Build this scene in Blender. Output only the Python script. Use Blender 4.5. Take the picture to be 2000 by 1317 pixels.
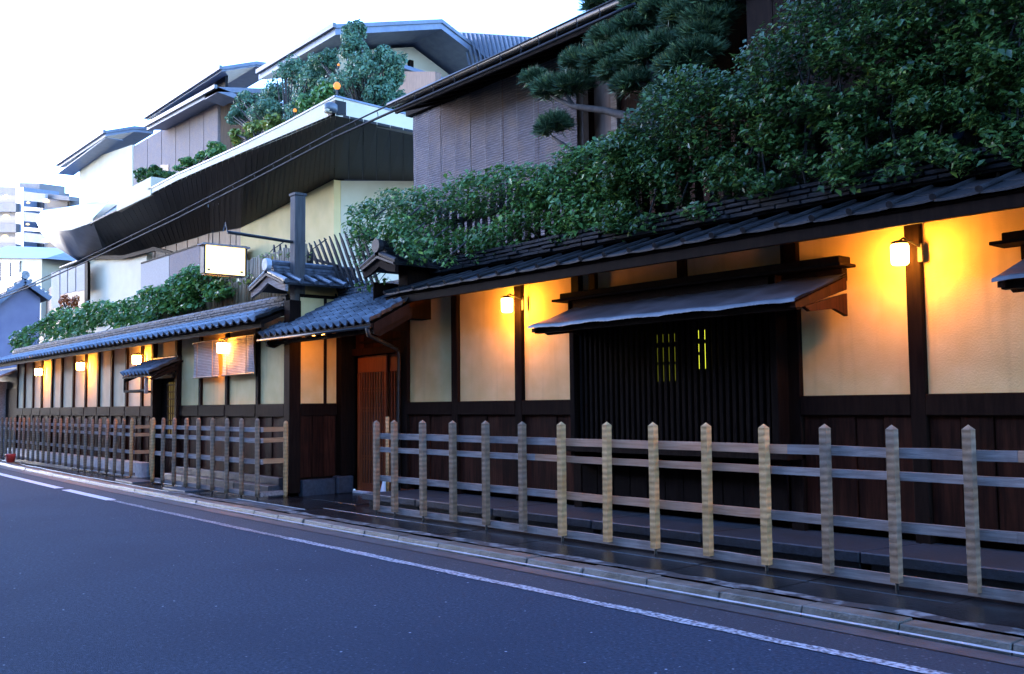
import bpy, bmesh, math, random
import numpy as np
from mathutils import Vector, Matrix, Euler, noise

random.seed(11); RNG = np.random.default_rng(5)
R = math.radians
scene = bpy.context.scene
for o in list(bpy.data.objects): bpy.data.objects.remove(o)
COL = scene.collection

# ---------------------------------------------------------------- camera
CAMPOS = Vector((0, 0, 1.25))
cam_d = bpy.data.cameras.new('camera'); cam = bpy.data.objects.new('camera', cam_d); COL.objects.link(cam)
cam.location = CAMPOS
cam.rotation_euler = Euler((R(93.9965), R(0.5985), R(49.9836)), 'XYZ')
cam_d.sensor_width = 36; cam_d.lens = 34.2; cam_d.clip_end = 2000; cam_d.clip_start = .05
scene.camera = cam
scene.render.resolution_x, scene.render.resolution_y = 1024, 674

# ---------------------------------------------------------------- dusk sky, weak soft sun, exposure
world = bpy.data.worlds.new('World'); scene.world = world; world.use_nodes = True
wn = world.node_tree.nodes; wl = world.node_tree.links
bg = wn['Background']
sky = wn.new('ShaderNodeTexSky'); sky.sky_type = 'NISHITA'; sky.sun_disc = False
SUN_EL, SUN_ROT = R(13), R(250)
sky.sun_elevation = SUN_EL; sky.sun_rotation = SUN_ROT
sky.air_density = 0.8; sky.dust_density = 0.25; sky.ozone_density = 4.6
bg.inputs['Strength'].default_value = 0.15
tint = wn.new('ShaderNodeMix'); tint.data_type = 'RGBA'; tint.blend_type = 'MULTIPLY'; tint.inputs[0].default_value = 1   # film cast: one even factor for the whole sky
tint.inputs[7].default_value = (1.0, .93, 1.0, 1)
wl.new(sky.outputs[0], tint.inputs[6]); wl.new(tint.outputs[2], bg.inputs['Color'])
sun_d = bpy.data.lights.new('sun', 'SUN'); sun = bpy.data.objects.new('sun', sun_d); COL.objects.link(sun)
sun_d.energy = 0.12; sun_d.angle = R(30); sun_d.color = (1, .74, .44)
sdir = Vector((math.sin(SUN_ROT)*math.cos(SUN_EL), math.cos(SUN_ROT)*math.cos(SUN_EL), math.sin(SUN_EL)))   # last glow from the far end of the street
sun.rotation_euler = sdir.to_track_quat('Z', 'Y').to_euler()
vs = scene.view_settings
vs.view_transform = 'Standard'; vs.look = 'None'; vs.exposure = 3.82; vs.gamma = 1; vs.use_curve_mapping = False

# ---------------------------------------------------------------- helpers
ROT = cam.rotation_euler.to_matrix()
FPX = 1900.0
def ray(px, py): return ROT @ Vector((px - 1000, 658.5 - py, -FPX))
def atp(px, py, ax, val):
    d = ray(px, py); t = (val - CAMPOS[ax]) / d[ax]; return CAMPOS + d * t
def ay(px, py, y): return atp(px, py, 1, y)
def ax_(px, py, x): return atp(px, py, 0, x)
def az(px, py, z): return atp(px, py, 2, z)
def interp(tab, x):
    if x <= tab[0][0]: return tab[0][1]
    for (a, b), (c, d) in zip(tab, tab[1:]):
        if x <= c: return b + (d - b) * (x - a) / (c - a)
    return tab[-1][1]
def bend(x):                       # the street drifts gently away to the far end
    return .0015 * (x + 8) ** 2 if x < -8 else 0.0

WLOC = {}
class MB:
    def __init__(s): s.v = []; s.f = []
    def add(s, vs, fs):
        n = len(s.v); s.v += [Vector(p) for p in vs]; s.f += [tuple(i + n for i in f) for f in fs]; return s
    def box(s, x0, x1, y0, y1, z0, z1):
        return s.add([(x0,y0,z0),(x1,y0,z0),(x1,y1,z0),(x0,y1,z0),(x0,y0,z1),(x1,y0,z1),(x1,y1,z1),(x0,y1,z1)],
                     [(0,3,2,1),(4,5,6,7),(0,1,5,4),(1,2,6,5),(2,3,7,6),(3,0,4,7)])
    def prism(s, poly, vec):
        n = len(poly); vec = Vector(vec); p = [Vector(q) for q in poly]
        fs = [tuple(range(n)), tuple(range(2*n-1, n-1, -1))] + [(i, (i+1) % n, n+(i+1) % n, n+i) for i in range(n)]
        return s.add(p + [q + vec for q in p], fs)
    def hexa(s, a, b):             # two quads joined
        return s.add(list(a) + list(b), [(0,1,2,3),(7,6,5,4),(0,4,5,1),(1,5,6,2),(2,6,7,3),(3,7,4,0)])
    def beam(s, p, q, w, h, up=(0,0,1)):
        p, q = Vector(p), Vector(q); d = (q-p).normalized(); u = Vector(up); sd = d.cross(u).normalized(); u = sd.cross(d)
        a = [p+sd*w/2-u*h/2, p-sd*w/2-u*h/2, p-sd*w/2+u*h/2, p+sd*w/2+u*h/2]
        return s.hexa(a, [x + (q-p) for x in a])
    def tube(s, pts, r, n=8, cap=True):
        pts = [Vector(p) for p in pts]; m = len(pts); rr = r if isinstance(r, (list, tuple)) else [r]*m
        base = len(s.v); ref = Vector((.13, .21, .97))
        for i, p in enumerate(pts):
            d = (pts[min(i+1, m-1)] - pts[max(i-1, 0)]).normalized()
            if abs(d.dot(ref)) > .97: ref = Vector((1, .1, 0))
            a = d.cross(ref).normalized(); b = d.cross(a)
            for k in range(n):
                t = 2*math.pi*k/n; s.v.append(p + (a*math.cos(t) + b*math.sin(t))*rr[i])
        for i in range(m-1):
            for k in range(n):
                k2 = (k+1) % n; s.f.append((base+i*n+k, base+i*n+k2, base+(i+1)*n+k2, base+(i+1)*n+k))
        if cap:
            s.f.append(tuple(base+k for k in range(n))[::-1]); s.f.append(tuple(base+(m-1)*n+k for k in range(n)))
        return s
    def lathe(s, c, prof, n=16):
        c = Vector(c); base = len(s.v); m = len(prof)
        for r, z in prof:
            for k in range(n):
                t = 2*math.pi*k/n; s.v.append(c + Vector((r*math.cos(t), r*math.sin(t), z)))
        for i in range(m-1):
            for k in range(n):
                k2 = (k+1) % n; s.f.append((base+i*n+k, base+i*n+k2, base+(i+1)*n+k2, base+(i+1)*n+k))
        s.f.append(tuple(base+k for k in range(n))[::-1]); s.f.append(tuple(base+(m-1)*n+k for k in range(n)))
        return s
    def grid(s, rows):
        base = len(s.v); n = len(rows[0])
        for r in rows: s.v += [Vector(p) for p in r]
        for i in range(len(rows)-1):
            for j in range(n-1):
                s.f.append((base+i*n+j, base+i*n+j+1, base+(i+1)*n+j+1, base+(i+1)*n+j))
        return s
    def mesh(s, name, m, origin=(0,0,0), smooth=False, fix=True, bevel=0):
        o = Vector(origin); me = bpy.data.meshes.new(name)
        me.from_pydata([tuple(p - o) for p in s.v], [], s.f)
        if fix or bevel:
            bm = bmesh.new(); bm.from_mesh(me)
            if bevel: bmesh.ops.bevel(bm, geom=bm.edges[:], offset=bevel, segments=1, affect='EDGES', profile=.6)
            bmesh.ops.recalc_face_normals(bm, faces=bm.faces); bm.to_mesh(me); bm.free()
        if m: me.materials.append(m)
        if smooth:
            me.polygons.foreach_set('use_smooth', [True]*len(me.polygons))
        return me
    def build(s, name, m, parent=None, smooth=False, fix=True, bevel=0):
        a = [min(p[i] for p in s.v) for i in range(3)]; b = [max(p[i] for p in s.v) for i in range(3)]
        c = Vector(((a[0]+b[0])/2, (a[1]+b[1])/2, a[2]))
        me = s.mesh(name, m, c, smooth, fix, bevel)
        return put(name, me, c, parent)

def put(name, me, wloc, parent=None, rot=None, scale=None):
    o = bpy.data.objects.new(name, me); COL.objects.link(o)
    wloc = Vector(wloc); WLOC[o.name] = wloc
    if parent:
        o.parent = parent; o.location = wloc - WLOC[parent.name]
    else: o.location = wloc
    if rot: o.rotation_euler = rot
    if scale: o.scale = scale
    return o
def tag(o, label, cat, group=None):
    o['label'] = label; o['category'] = cat
    if group: o['group'] = group
    return o
def thing(name, label, cat, loc, group=None):
    return tag(put(name, None, loc), label, cat, group)
def kind(o, k): o['kind'] = k; return o
def BX(name, m, parent, x0, x1, y0, y1, z0, z1, bevel=0):
    return MB().box(min(x0,x1), max(x0,x1), y0, y1, z0, z1).build(name, m, parent, bevel=bevel)

# ---------------------------------------------------------------- materials
def mat(name, c1, c2=None, scale=6, rough=.7, bump=0, bscale=40, metallic=0, rand=0, stretch=(1,1,1), spec=.5, island=0, detail=5, ramp=(.35,.65), c3=None, s3=1.2):
    m = bpy.data.materials.new(name); m.use_nodes = True
    n = m.node_tree.nodes; l = m.node_tree.links; p = n['Principled BSDF']
    p.inputs['Roughness'].default_value = rough; p.inputs['Metallic'].default_value = metallic
    p.inputs['Specular IOR Level'].default_value = spec
    geo = n.new('ShaderNodeNewGeometry'); mp = n.new('ShaderNodeMapping'); l.new(geo.outputs['Position'], mp.inputs['Vector'])
    mp.inputs['Scale'].default_value = stretch
    nz = n.new('ShaderNodeTexNoise'); nz.inputs['Scale'].default_value = scale; nz.inputs['Detail'].default_value = detail
    l.new(mp.outputs[0], nz.inputs['Vector'])
    rp = n.new('ShaderNodeMapRange'); rp.inputs[1].default_value = ramp[0]; rp.inputs[2].default_value = ramp[1]
    l.new(nz.outputs['Fac'], rp.inputs[0])
    mx = n.new('ShaderNodeMix'); mx.data_type = 'RGBA'
    mx.inputs[6].default_value = (*c1, 1); mx.inputs[7].default_value = (*(c2 or c1), 1)
    l.new(rp.outputs[0], mx.inputs[0]); out = mx.outputs[2]
    if c3:
        nz3 = n.new('ShaderNodeTexNoise'); nz3.inputs['Scale'].default_value = s3; nz3.inputs['Detail'].default_value = 6
        l.new(geo.outputs['Position'], nz3.inputs['Vector'])
        r3 = n.new('ShaderNodeMapRange'); r3.inputs[1].default_value = .48; r3.inputs[2].default_value = .72; r3.inputs[4].default_value = .8
        l.new(nz3.outputs['Fac'], r3.inputs[0])
        m3 = n.new('ShaderNodeMix'); m3.data_type = 'RGBA'; l.new(r3.outputs[0], m3.inputs[0]); l.new(out, m3.inputs[6]); m3.inputs[7].default_value = (*c3, 1)
        out = m3.outputs[2]
    if rand or island:
        src = n.new('ShaderNodeObjectInfo').outputs['Random'] if rand else geo.outputs['Random Per Island']
        a = rand or island
        mr = n.new('ShaderNodeMapRange'); mr.inputs[3].default_value = 1-a; mr.inputs[4].default_value = 1+a; l.new(src, mr.inputs[0])
        hv = n.new('ShaderNodeHueSaturation'); l.new(mr.outputs[0], hv.inputs['Value']); l.new(out, hv.inputs['Color']); out = hv.outputs[0]
    l.new(out, p.inputs['Base Color'])
    if bump:
        nb = n.new('ShaderNodeTexNoise'); nb.inputs['Scale'].default_value = bscale; nb.inputs['Detail'].default_value = 6
        l.new(mp.outputs[0], nb.inputs['Vector'])
        b = n.new('ShaderNodeBump'); b.inputs['Strength'].default_value = bump; b.inputs['Distance'].default_value = .01
        l.new(nb.outputs['Fac'], b.inputs['Height']); l.new(b.outputs[0], p.inputs['Normal'])
    m['p'] = 1
    return m
def emit(name, col, strength):
    m = bpy.data.materials.new(name); m.use_nodes = True; n = m.node_tree.nodes; p = n['Principled BSDF']
    p.inputs['Base Color'].default_value = (.02,.02,.02,1); p.inputs['Specular IOR Level'].default_value = .1; p.inputs['Emission Color'].default_value = (*col, 1); p.inputs['Emission Strength'].default_value = strength
    return m
def waves(m, axis, period, c, amount=.5, bump=.3, distort=1.5):
    """darken a material's colour in fine bands across one axis (reeds, adze marks)"""
    n = m.node_tree.nodes; l = m.node_tree.links; p = n['Principled BSDF']
    geo = n.new('ShaderNodeNewGeometry')
    w = n.new('ShaderNodeTexWave'); w.bands_direction = axis; w.inputs['Scale'].default_value = .314/period
    w.inputs['Distortion'].default_value = distort; w.inputs['Detail'].default_value = 3; w.inputs['Detail Scale'].default_value = 2
    l.new(geo.outputs['Position'], w.inputs['Vector'])
    mx = n.new('ShaderNodeMix'); mx.data_type = 'RGBA'
    src = p.inputs['Base Color'].links[0].from_socket
    mul = n.new('ShaderNodeMath'); mul.operation = 'MULTIPLY'; mul.inputs[1].default_value = amount; l.new(w.outputs['Fac'], mul.inputs[0])
    l.new(mul.outputs[0], mx.inputs[0]); l.new(src, mx.inputs[6]); mx.inputs[7].default_value = (*c, 1); l.new(mx.outputs[2], p.inputs['Base Color'])
    if bump:
        b = n.new('ShaderNodeBump'); b.inputs['Strength'].default_value = bump; b.inputs['Distance'].default_value = .01; l.new(w.outputs['Fac'], b.inputs['Height'])
        if p.inputs['Normal'].links: l.new(p.inputs['Normal'].links[0].from_socket, b.inputs['Normal'])
        l.new(b.outputs[0], p.inputs['Normal'])
    return m

M = {}
M['asphalt'] = mat('asphalt', (.009,.017,.032), (.029,.043,.07), 45, .9, .6, 160, spec=.15, detail=8, ramp=(.3,.7), c3=(.013,.021,.04), s3=.6)
M['asphalt_strip'] = mat('asphalt_strip', (.011,.014,.022), (.025,.03,.044), 60, .8, .5, 160, spec=.3, detail=8, c3=(.013,.016,.024), s3=1.3)
def flecks(m, scale, size, col, amount=1.0):
    n = m.node_tree.nodes; l = m.node_tree.links; p = n['Principled BSDF']
    geo = n.new('ShaderNodeNewGeometry'); v = n.new('ShaderNodeTexVoronoi'); v.inputs['Scale'].default_value = scale; l.new(geo.outputs['Position'], v.inputs['Vector'])
    mr = n.new('ShaderNodeMapRange'); mr.inputs[1].default_value = size; mr.inputs[2].default_value = size*.5; l.new(v.outputs['Distance'], mr.inputs[0])
    cl = n.new('ShaderNodeSeparateColor'); l.new(v.outputs['Color'], cl.inputs[0])
    th = n.new('ShaderNodeMath'); th.operation = 'GREATER_THAN'; th.inputs[1].default_value = .72; l.new(cl.outputs[0], th.inputs[0])
    mu = n.new('ShaderNodeMath'); mu.operation = 'MULTIPLY'; l.new(mr.outputs[0], mu.inputs[0]); l.new(th.outputs[0], mu.inputs[1])
    m2 = n.new('ShaderNodeMath'); m2.operation = 'MULTIPLY'; m2.inputs[1].default_value = amount; l.new(mu.outputs[0], m2.inputs[0])
    mx = n.new('ShaderNodeMix'); mx.data_type = 'RGBA'; l.new(m2.outputs[0], mx.inputs[0]); l.new(p.inputs['Base Color'].links[0].from_socket, mx.inputs[6]); mx.inputs[7].default_value = (*col, 1)
    l.new(mx.outputs[2], p.inputs['Base Color']); return m
flecks(flecks(flecks(M['asphalt'], 55, .35, (.012,.013,.018), .9), 38, .3, (.06,.08,.115), .7), 9, .08, (.28,.3,.35))
flecks(flecks(M['asphalt_strip'], 55, .35, (.012,.013,.016), .9), 30, .3, (.11,.11,.125), .7)
M['ground'] = mat('ground', (.04,.04,.042), (.06,.06,.06), 2, .8)
M['concrete'] = mat('concrete', (.025,.028,.033), (.05,.054,.06), 7, .55, .4, 60, c3=(.03,.03,.028), s3=2.5)
M['kerb'] = mat('kerb', (.06,.052,.04), (.13,.115,.095), 9, .5, .5, 60, rand=.15, c3=(.028,.03,.02), s3=3)
M['cement'] = mat('cement', (.22,.21,.19), (.36,.34,.31), 12, .6, .6, 40)
M['pave'] = mat('pave', (.008,.0075,.008), (.018,.017,.0175), 5, .22, .3, 50, rand=.2, c3=(.006,.0055,.005), s3=2, spec=.3)
M['granite'] = mat('granite', (.02,.026,.036), (.042,.052,.066), 25, .5, .3, 70, rand=.15, c3=(.03,.03,.03), s3=2)
M['palestone'] = mat('palestone', (.32,.33,.35), (.46,.47,.49), 20, .55, .3, 70, rand=.1, c3=(.22,.22,.22), s3=3)
M['paint'] = mat('paint', (.55,.55,.55), (.8,.8,.8), 30, .6, .3, 90)
M['plaster'] = mat('plaster', (.74,.5,.2), (.8,.56,.25), 5, .95, .3, 70, c3=(.64,.43,.165), s3=1.6)
M['plaster_pale'] = mat('plaster_pale', (.6,.48,.28), (.67,.55,.34), 3, .95, .3, 80, c3=(.5,.4,.23), s3=1.4)
def streaks(m, col, amount):
    n = m.node_tree.nodes; l = m.node_tree.links; p = n['Principled BSDF']
    geo = n.new('ShaderNodeNewGeometry'); mp = n.new('ShaderNodeMapping'); mp.inputs['Scale'].default_value = (9, 9, .7); l.new(geo.outputs['Position'], mp.inputs['Vector'])
    z = n.new('ShaderNodeTexNoise'); z.inputs['Scale'].default_value = 1.0; z.inputs['Detail'].default_value = 7; l.new(mp.outputs[0], z.inputs['Vector'])
    r = n.new('ShaderNodeMapRange'); r.inputs[1].default_value = .52; r.inputs[2].default_value = .75; r.inputs[4].default_value = amount; l.new(z.outputs['Fac'], r.inputs[0])
    mx = n.new('ShaderNodeMix'); mx.data_type = 'RGBA'; l.new(r.outputs[0], mx.inputs[0]); l.new(p.inputs['Base Color'].links[0].from_socket, mx.inputs[6]); mx.inputs[7].default_value = (*col, 1)
    l.new(mx.outputs[2], p.inputs['Base Color'])
streaks(M['plaster'], (.46,.3,.13), .35); streaks(M['plaster_pale'], (.44,.35,.22), .3)
M['beige'] = mat('beige', (.68,.47,.2), (.74,.52,.24), 2, .85, .1, 60, c3=(.5,.36,.17), s3=.8)
M['cream'] = mat('cream', (.56,.45,.3), (.6,.49,.34), 2, .85, .1, 60, c3=(.5,.4,.27), s3=.7)
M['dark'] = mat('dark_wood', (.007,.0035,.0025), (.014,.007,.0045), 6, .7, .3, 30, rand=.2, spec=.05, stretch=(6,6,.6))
M['redwood'] = mat('red_wood', (.015,.0045,.0025), (.042,.012,.006), 5, .65, .3, 30, rand=.4, spec=.06, stretch=(7,7,.5), c3=(.012,.005,.003), s3=3)
M['doorwood'] = mat('door_wood', (.2,.045,.012), (.3,.075,.02), 5, .45, .2, 30, rand=.12, stretch=(8,8,.6))
M['greywood'] = mat('grey_wood', (.19,.15,.13), (.33,.27,.24), 5, .8, .4, 30, rand=.12, stretch=(.7,6,9), c3=(.13,.1,.09), s3=4)
M['tanwood'] = mat('tan_wood', (.36,.17,.09), (.5,.27,.16), 5, .65, .3, 30, rand=.1, stretch=(.7,6,9), c3=(.3,.17,.11), s3=4)
M['orangewood'] = mat('orange_wood', (.36,.17,.07), (.48,.25,.11), 5, .65, .3, 30, rand=.1, stretch=(6,.7,9))
M['post'] = waves(mat('post_wood', (.22,.12,.06), (.33,.2,.115), 8, .85, .4, 40, rand=.12, c3=(.16,.14,.12), s3=3), 'Z', .05, (.085,.055,.035), .45, .3, .7)
M['postnew'] = waves(mat('new_post_wood', (.44,.235,.08), (.58,.34,.145), 8, .85, .4, 40, rand=.1), 'Z', .05, (.2,.115,.055), .45, .3, .7)
M['iron'] = mat('iron', (.02,.02,.02), (.04,.035,.03), 10, .5, metallic=.6)
M['steel'] = mat('steel_pipe', (.07,.075,.085), (.1,.105,.115), 8, .45, metallic=.3)
M['tile'] = mat('roof_tile', (.05,.052,.06), (.12,.125,.14), 12, .27, .2, 60, rand=.3, spec=.6, c3=(.06,.064,.07), s3=5)
M['tile_dark'] = mat('dark_roof_tile', (.009,.008,.0085), (.02,.018,.019), 9, .55, .3, 60, rand=.25, c3=(.008,.007,.006), s3=4, spec=.25)
M['noshi'] = mat('ridge_tile', (.009,.008,.008), (.026,.023,.023), 9, .7, .4, 60, rand=.35, c3=(.006,.005,.004), s3=3, spec=.15)
M['copper'] = mat('awning_sheet', (.028,.027,.03), (.06,.058,.064), 4, .36, .5, 7, stretch=(1,1,1), c3=(.018,.017,.018), s3=2.5)
M['bluish'] = mat('fascia', (.1,.12,.17), (.14,.16,.2), 5, .45)
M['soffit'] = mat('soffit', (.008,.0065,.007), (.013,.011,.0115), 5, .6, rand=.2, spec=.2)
M['roofmetal'] = mat('roof_metal', (.09,.1,.13), (.13,.145,.17), 3, .4, rand=.1)
M['sudare'] = waves(waves(mat('reed_blind', (.17,.12,.11), (.27,.2,.185), 14, .85, .3, 40, stretch=(.6,1,5), c3=(.3,.19,.13), s3=4), 'Z', .035, (.1,.075,.075), .8, .6, 2.2), 'X', .3, (.25,.23,.23), .0, 0)
M['sudare_pale'] = waves(mat('pale_blind', (.34,.29,.25), (.46,.4,.35), 14, .8, .3, 40, stretch=(.6,1,5)), 'Z', .024, (.2,.16,.15), .7, .5, 1)
M['bamboo'] = mat('bamboo', (.2,.12,.055), (.3,.2,.1), 6, .5, .2, 30, rand=.25, stretch=(5,5,.8))
M['picket'] = mat('picket', (.01,.007,.0055), (.02,.014,.011), 6, .7, .2, 30, rand=.25, stretch=(5,5,.8))
M['brownwood'] = mat('brown_wall', (.13,.06,.03), (.2,.1,.055), 5, .6, .2, 30, rand=.15, stretch=(6,6,.6))
M['glass'] = mat('glass', (.05,.06,.08), rough=.04, spec=1)
M['white'] = mat('white_paint', (.75,.75,.75), (.8,.8,.8), 10, .5)
M['red'] = mat('red_plastic', (.4,.03,.02), (.45,.04,.03), 10, .4)
M['bark'] = mat('bark', (.025,.018,.014), (.05,.036,.028), 12, .85, .8, 30)
M['concrete_far'] = mat('apartment_wall', (.13,.11,.1), (.17,.145,.13), .6, .8, rand=.05)
M['concrete_pale'] = mat('balcony_front', (.27,.235,.215), (.31,.27,.25), .6, .8, rand=.05)
M['mauve'] = mat('house_wall', (.22,.19,.26), (.27,.24,.31), 2, .85, .1, 40)
M['vinestem'] = mat('vine_stem', (.015,.011,.008), (.03,.022,.016), 10, .8)
def leafmat(name, a, b, rough=.35, tr=.25):
    m = bpy.data.materials.new(name); m.use_nodes = True; n = m.node_tree.nodes; l = m.node_tree.links; p = n['Principled BSDF']
    geo = n.new('ShaderNodeNewGeometry'); r = n.new('ShaderNodeValToRGB')
    r.color_ramp.elements[0].color = (*a, 1); r.color_ramp.elements[1].color = (*b, 1)
    e = r.color_ramp.elements.new(.93); e.color = tuple(v*.9 for v in b)+(1,); r.color_ramp.elements[2].color = (min(b[0]*1.9,.5), b[1]*1.25, b[2]*.8, 1)
    l.new(geo.outputs['Random Per Island'], r.inputs[0]); l.new(r.outputs[0], p.inputs['Base Color'])
    p.inputs['Roughness'].default_value = rough; p.inputs['Specular IOR Level'].default_value = .35
    t = n.new('ShaderNodeBsdfTranslucent'); l.new(r.outputs[0], t.inputs['Color'])
    mx = n.new('ShaderNodeMixShader'); mx.inputs[0].default_value = tr; l.new(p.outputs[0], mx.inputs[1]); l.new(t.outputs[0], mx.inputs[2])
    l.new(mx.outputs[0], n['Material Output'].inputs['Surface']); return m
M['leaf'] = leafmat('vine_leaf', (.04,.11,.022), (.16,.3,.07))
M['leaf_light'] = leafmat('young_vine_leaf', (.05,.14,.03), (.16,.31,.07))
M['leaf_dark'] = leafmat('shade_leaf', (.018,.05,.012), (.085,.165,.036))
M['pine'] = leafmat('pine_needle', (.012,.035,.016), (.13,.22,.1), .5, .1)
M['pine_tip'] = leafmat('pine_tip', (.16,.27,.08), (.3,.42,.16), .5, .15)
M['shrub'] = leafmat('shrub_leaf', (.05,.12,.07), (.14,.26,.14))
M['shrub_y'] = leafmat('yellow_green_leaf', (.1,.16,.03), (.25,.28,.05))
M['lamp'] = emit('lamp_glass', (1,.38,.045), 17)
M['lamp_far'] = emit('garden_lamp_glass', (1,.33,.05), .12)
M['sign'] = emit('lit_sign_face', (1,.7,.25), .4)
M['lamp_canopy'] = emit('canopy_lamp_glass', (1,.36,.06), 2.0)
M['window_lit'] = emit('lit_window', (.75,.8,.05), .12)
M['window_dim'] = emit('dim_lit_window', (.75,.8,.05), .02)
M['apt_lamp'] = emit('stairwell_lamp', (1,.72,.3), .22)
M['warmroom'] = emit('warm_room', (1,.25,.04), .025)

# ---------------------------------------------------------------- foliage
def leafmesh(name, m, P, Nrm, size, parent, aspect=.55, fold=.25, k='stuff'):
    P = np.asarray(P, float); n = len(P)
    Nrm = np.asarray(Nrm, float); Nrm /= np.linalg.norm(Nrm, axis=1)[:, None] + 1e-9
    rv = RNG.normal(size=(n, 3)); rv[:, 2] -= .9
    T = rv - (rv*Nrm).sum(1)[:, None]*Nrm; T /= np.linalg.norm(T, axis=1)[:, None] + 1e-9
    B = np.cross(Nrm, T); L = (size*RNG.choice([.55,.75,.95,1.15,1.45], n, p=[.15,.25,.3,.2,.1])*RNG.uniform(.85,1.15,n))[:, None]; W = L*aspect/2*RNG.uniform(.8, 1.2, (n, 1))
    base = P - T*L/2; tip = P + T*L/2 - Nrm*L*.12; mid = P - T*L*.08
    lf = mid + B*W + Nrm*W*fold; rt = mid - B*W + Nrm*W*fold
    V = np.stack([base, lf, tip, rt], 1).reshape(-1, 3)
    c = V.mean(0); c[2] = V[:, 2].min(); V = V - c
    i = np.arange(n)[:, None]*4
    F = np.concatenate([i + [0, 2, 1], i + [0, 3, 2]], 1).reshape(-1)
    me = bpy.data.meshes.new(name); me.vertices.add(len(V)); me.vertices.foreach_set('co', V.ravel())
    me.loops.add(len(F)); me.loops.foreach_set('vertex_index', F.astype(np.int32))
    me.polygons.add(2*n); me.polygons.foreach_set('loop_start', np.arange(0, 6*n, 3, dtype=np.int32)); me.polygons.foreach_set('loop_total', np.full(2*n, 3, np.int32))
    me.update(); me.validate(); me.materials.append(m)
    o = put(name, me, Vector(c), parent)
    if k: o['kind'] = k
    return o
def blobs_leaves(blobs, per, up=.6):
    P, N = [], []
    for (c, r, w) in blobs:
        k = int(per*w); d = RNG.normal(size=(k, 3)); d /= np.linalg.norm(d, axis=1)[:, None]
        rad = RNG.uniform(.45, 1.05, (k, 1))**.6
        P.append(np.array(c) + d*rad*np.array(r)); N.append(d*.8 + RNG.normal(size=(k, 3))*.5 + [0, -.2, up])
    return np.concatenate(P), np.concatenate(N)
def sub_blobs(c, r, n, s=.42):
    """break one crown ellipsoid into n uneven clumps"""
    out = []
    for _ in range(n):
        d = Vector((random.gauss(0,1), random.gauss(0,1), random.gauss(0,1))).normalized()*random.uniform(.25, .8)
        q = s*random.uniform(.55, 1.2)
        out.append((tuple(c[i] + d[i]*r[i] for i in range(3)), tuple(r[i]*q for i in range(3)), q*q*3))
    return out

# ================================================================ GROUND, ROAD, KERB
def sheet(name, m, y0, y1, z, x0=-90, x1=14, step=1.0, jag=0):
    xs = np.arange(x0, x1+.01, step)
    mb = MB(); a = []; b = []
    for x in xs:
        j = jag*(noise.noise((x*3.1, y0, 1.7))) if jag else 0
        j2 = jag*(noise.noise((x*3.7, y1, 5.1))) if jag else 0
        a.append((x, y0+bend(x)+j, z)); b.append((x, y1+bend(x)+j2, z))
    mb.grid([a, b]); return mb.build(name, m, fix=False)
kind(MB().grid([[(-900,-900,-.04),(900,-900,-.04)],[(-900,900,-.04),(900,900,-.04)]]).build('ground', M['ground'], fix=False), 'structure')
kind(sheet('road', M['asphalt'], -6, 4.42, 0.0), 'structure')
kind(sheet('road_edge_strip', M['asphalt_strip'], 4.42, 4.80, 0.001), 'structure')
# worn white line; the far lengths are freshly painted
def paintmat(name, lo, hi):
    m = mat(name, (.03,.035,.05), (.5,.5,.54), 40, .6, .4, 90, detail=8, ramp=(lo, hi)); return m
M['paint_worn'] = paintmat('worn_line_paint', .38, .68); M['paint_new'] = paintmat('fresh_line_paint', .1, .3); M['paint_faint'] = paintmat('faint_line_paint', .47, .78)
kind(sheet('road_marking', M['paint_worn'], 4.35, 4.44, .005, -8.6, 14, .1, .02), 'structure')
kind(sheet('road_marking', M['paint_faint'], 4.355, 4.43, .005, -13.9, -8.6, .1, .02), 'structure')
kind(sheet('road_marking', M['paint_new'], 4.33, 4.47, .005, -16.2, -13.9, .1, .008), 'structure')
kind(sheet('road_marking', M['paint_new'], 4.33, 4.47, .005, -60, -16.6, .2, .008), 'structure')
gut = kind(sheet('gutter', M['concrete'], 4.80, 4.965, .006), 'structure')
kind(sheet('gutter_lip', M['palestone'], 4.965, 5.005, .02, jag=.006, step=.2), 'structure')
kerb = kind(put('kerb', None, (0, 5.1, 0)), 'structure')
x = 2.6
while x > -34:
    L = random.uniform(.58, .63); a, b = x-L+.007, x
    j = random.uniform(-.006, .006)
    p = [(a, 5.01+bend(a)+j), (b, 5.01+bend(b)+j), (b, 5.19+bend(b)+j), (a, 5.19+bend(a)+j)]
    h = .055+random.uniform(-.005, .005)
    MB().hexa([(q[0], q[1], -.03) for q in p], [(q[0], q[1]+(.025 if i < 2 else 0), h) for i, q in enumerate(p)]).build('kerb_stone', M['kerb'], kerb, bevel=.006)
    x -= L
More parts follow.
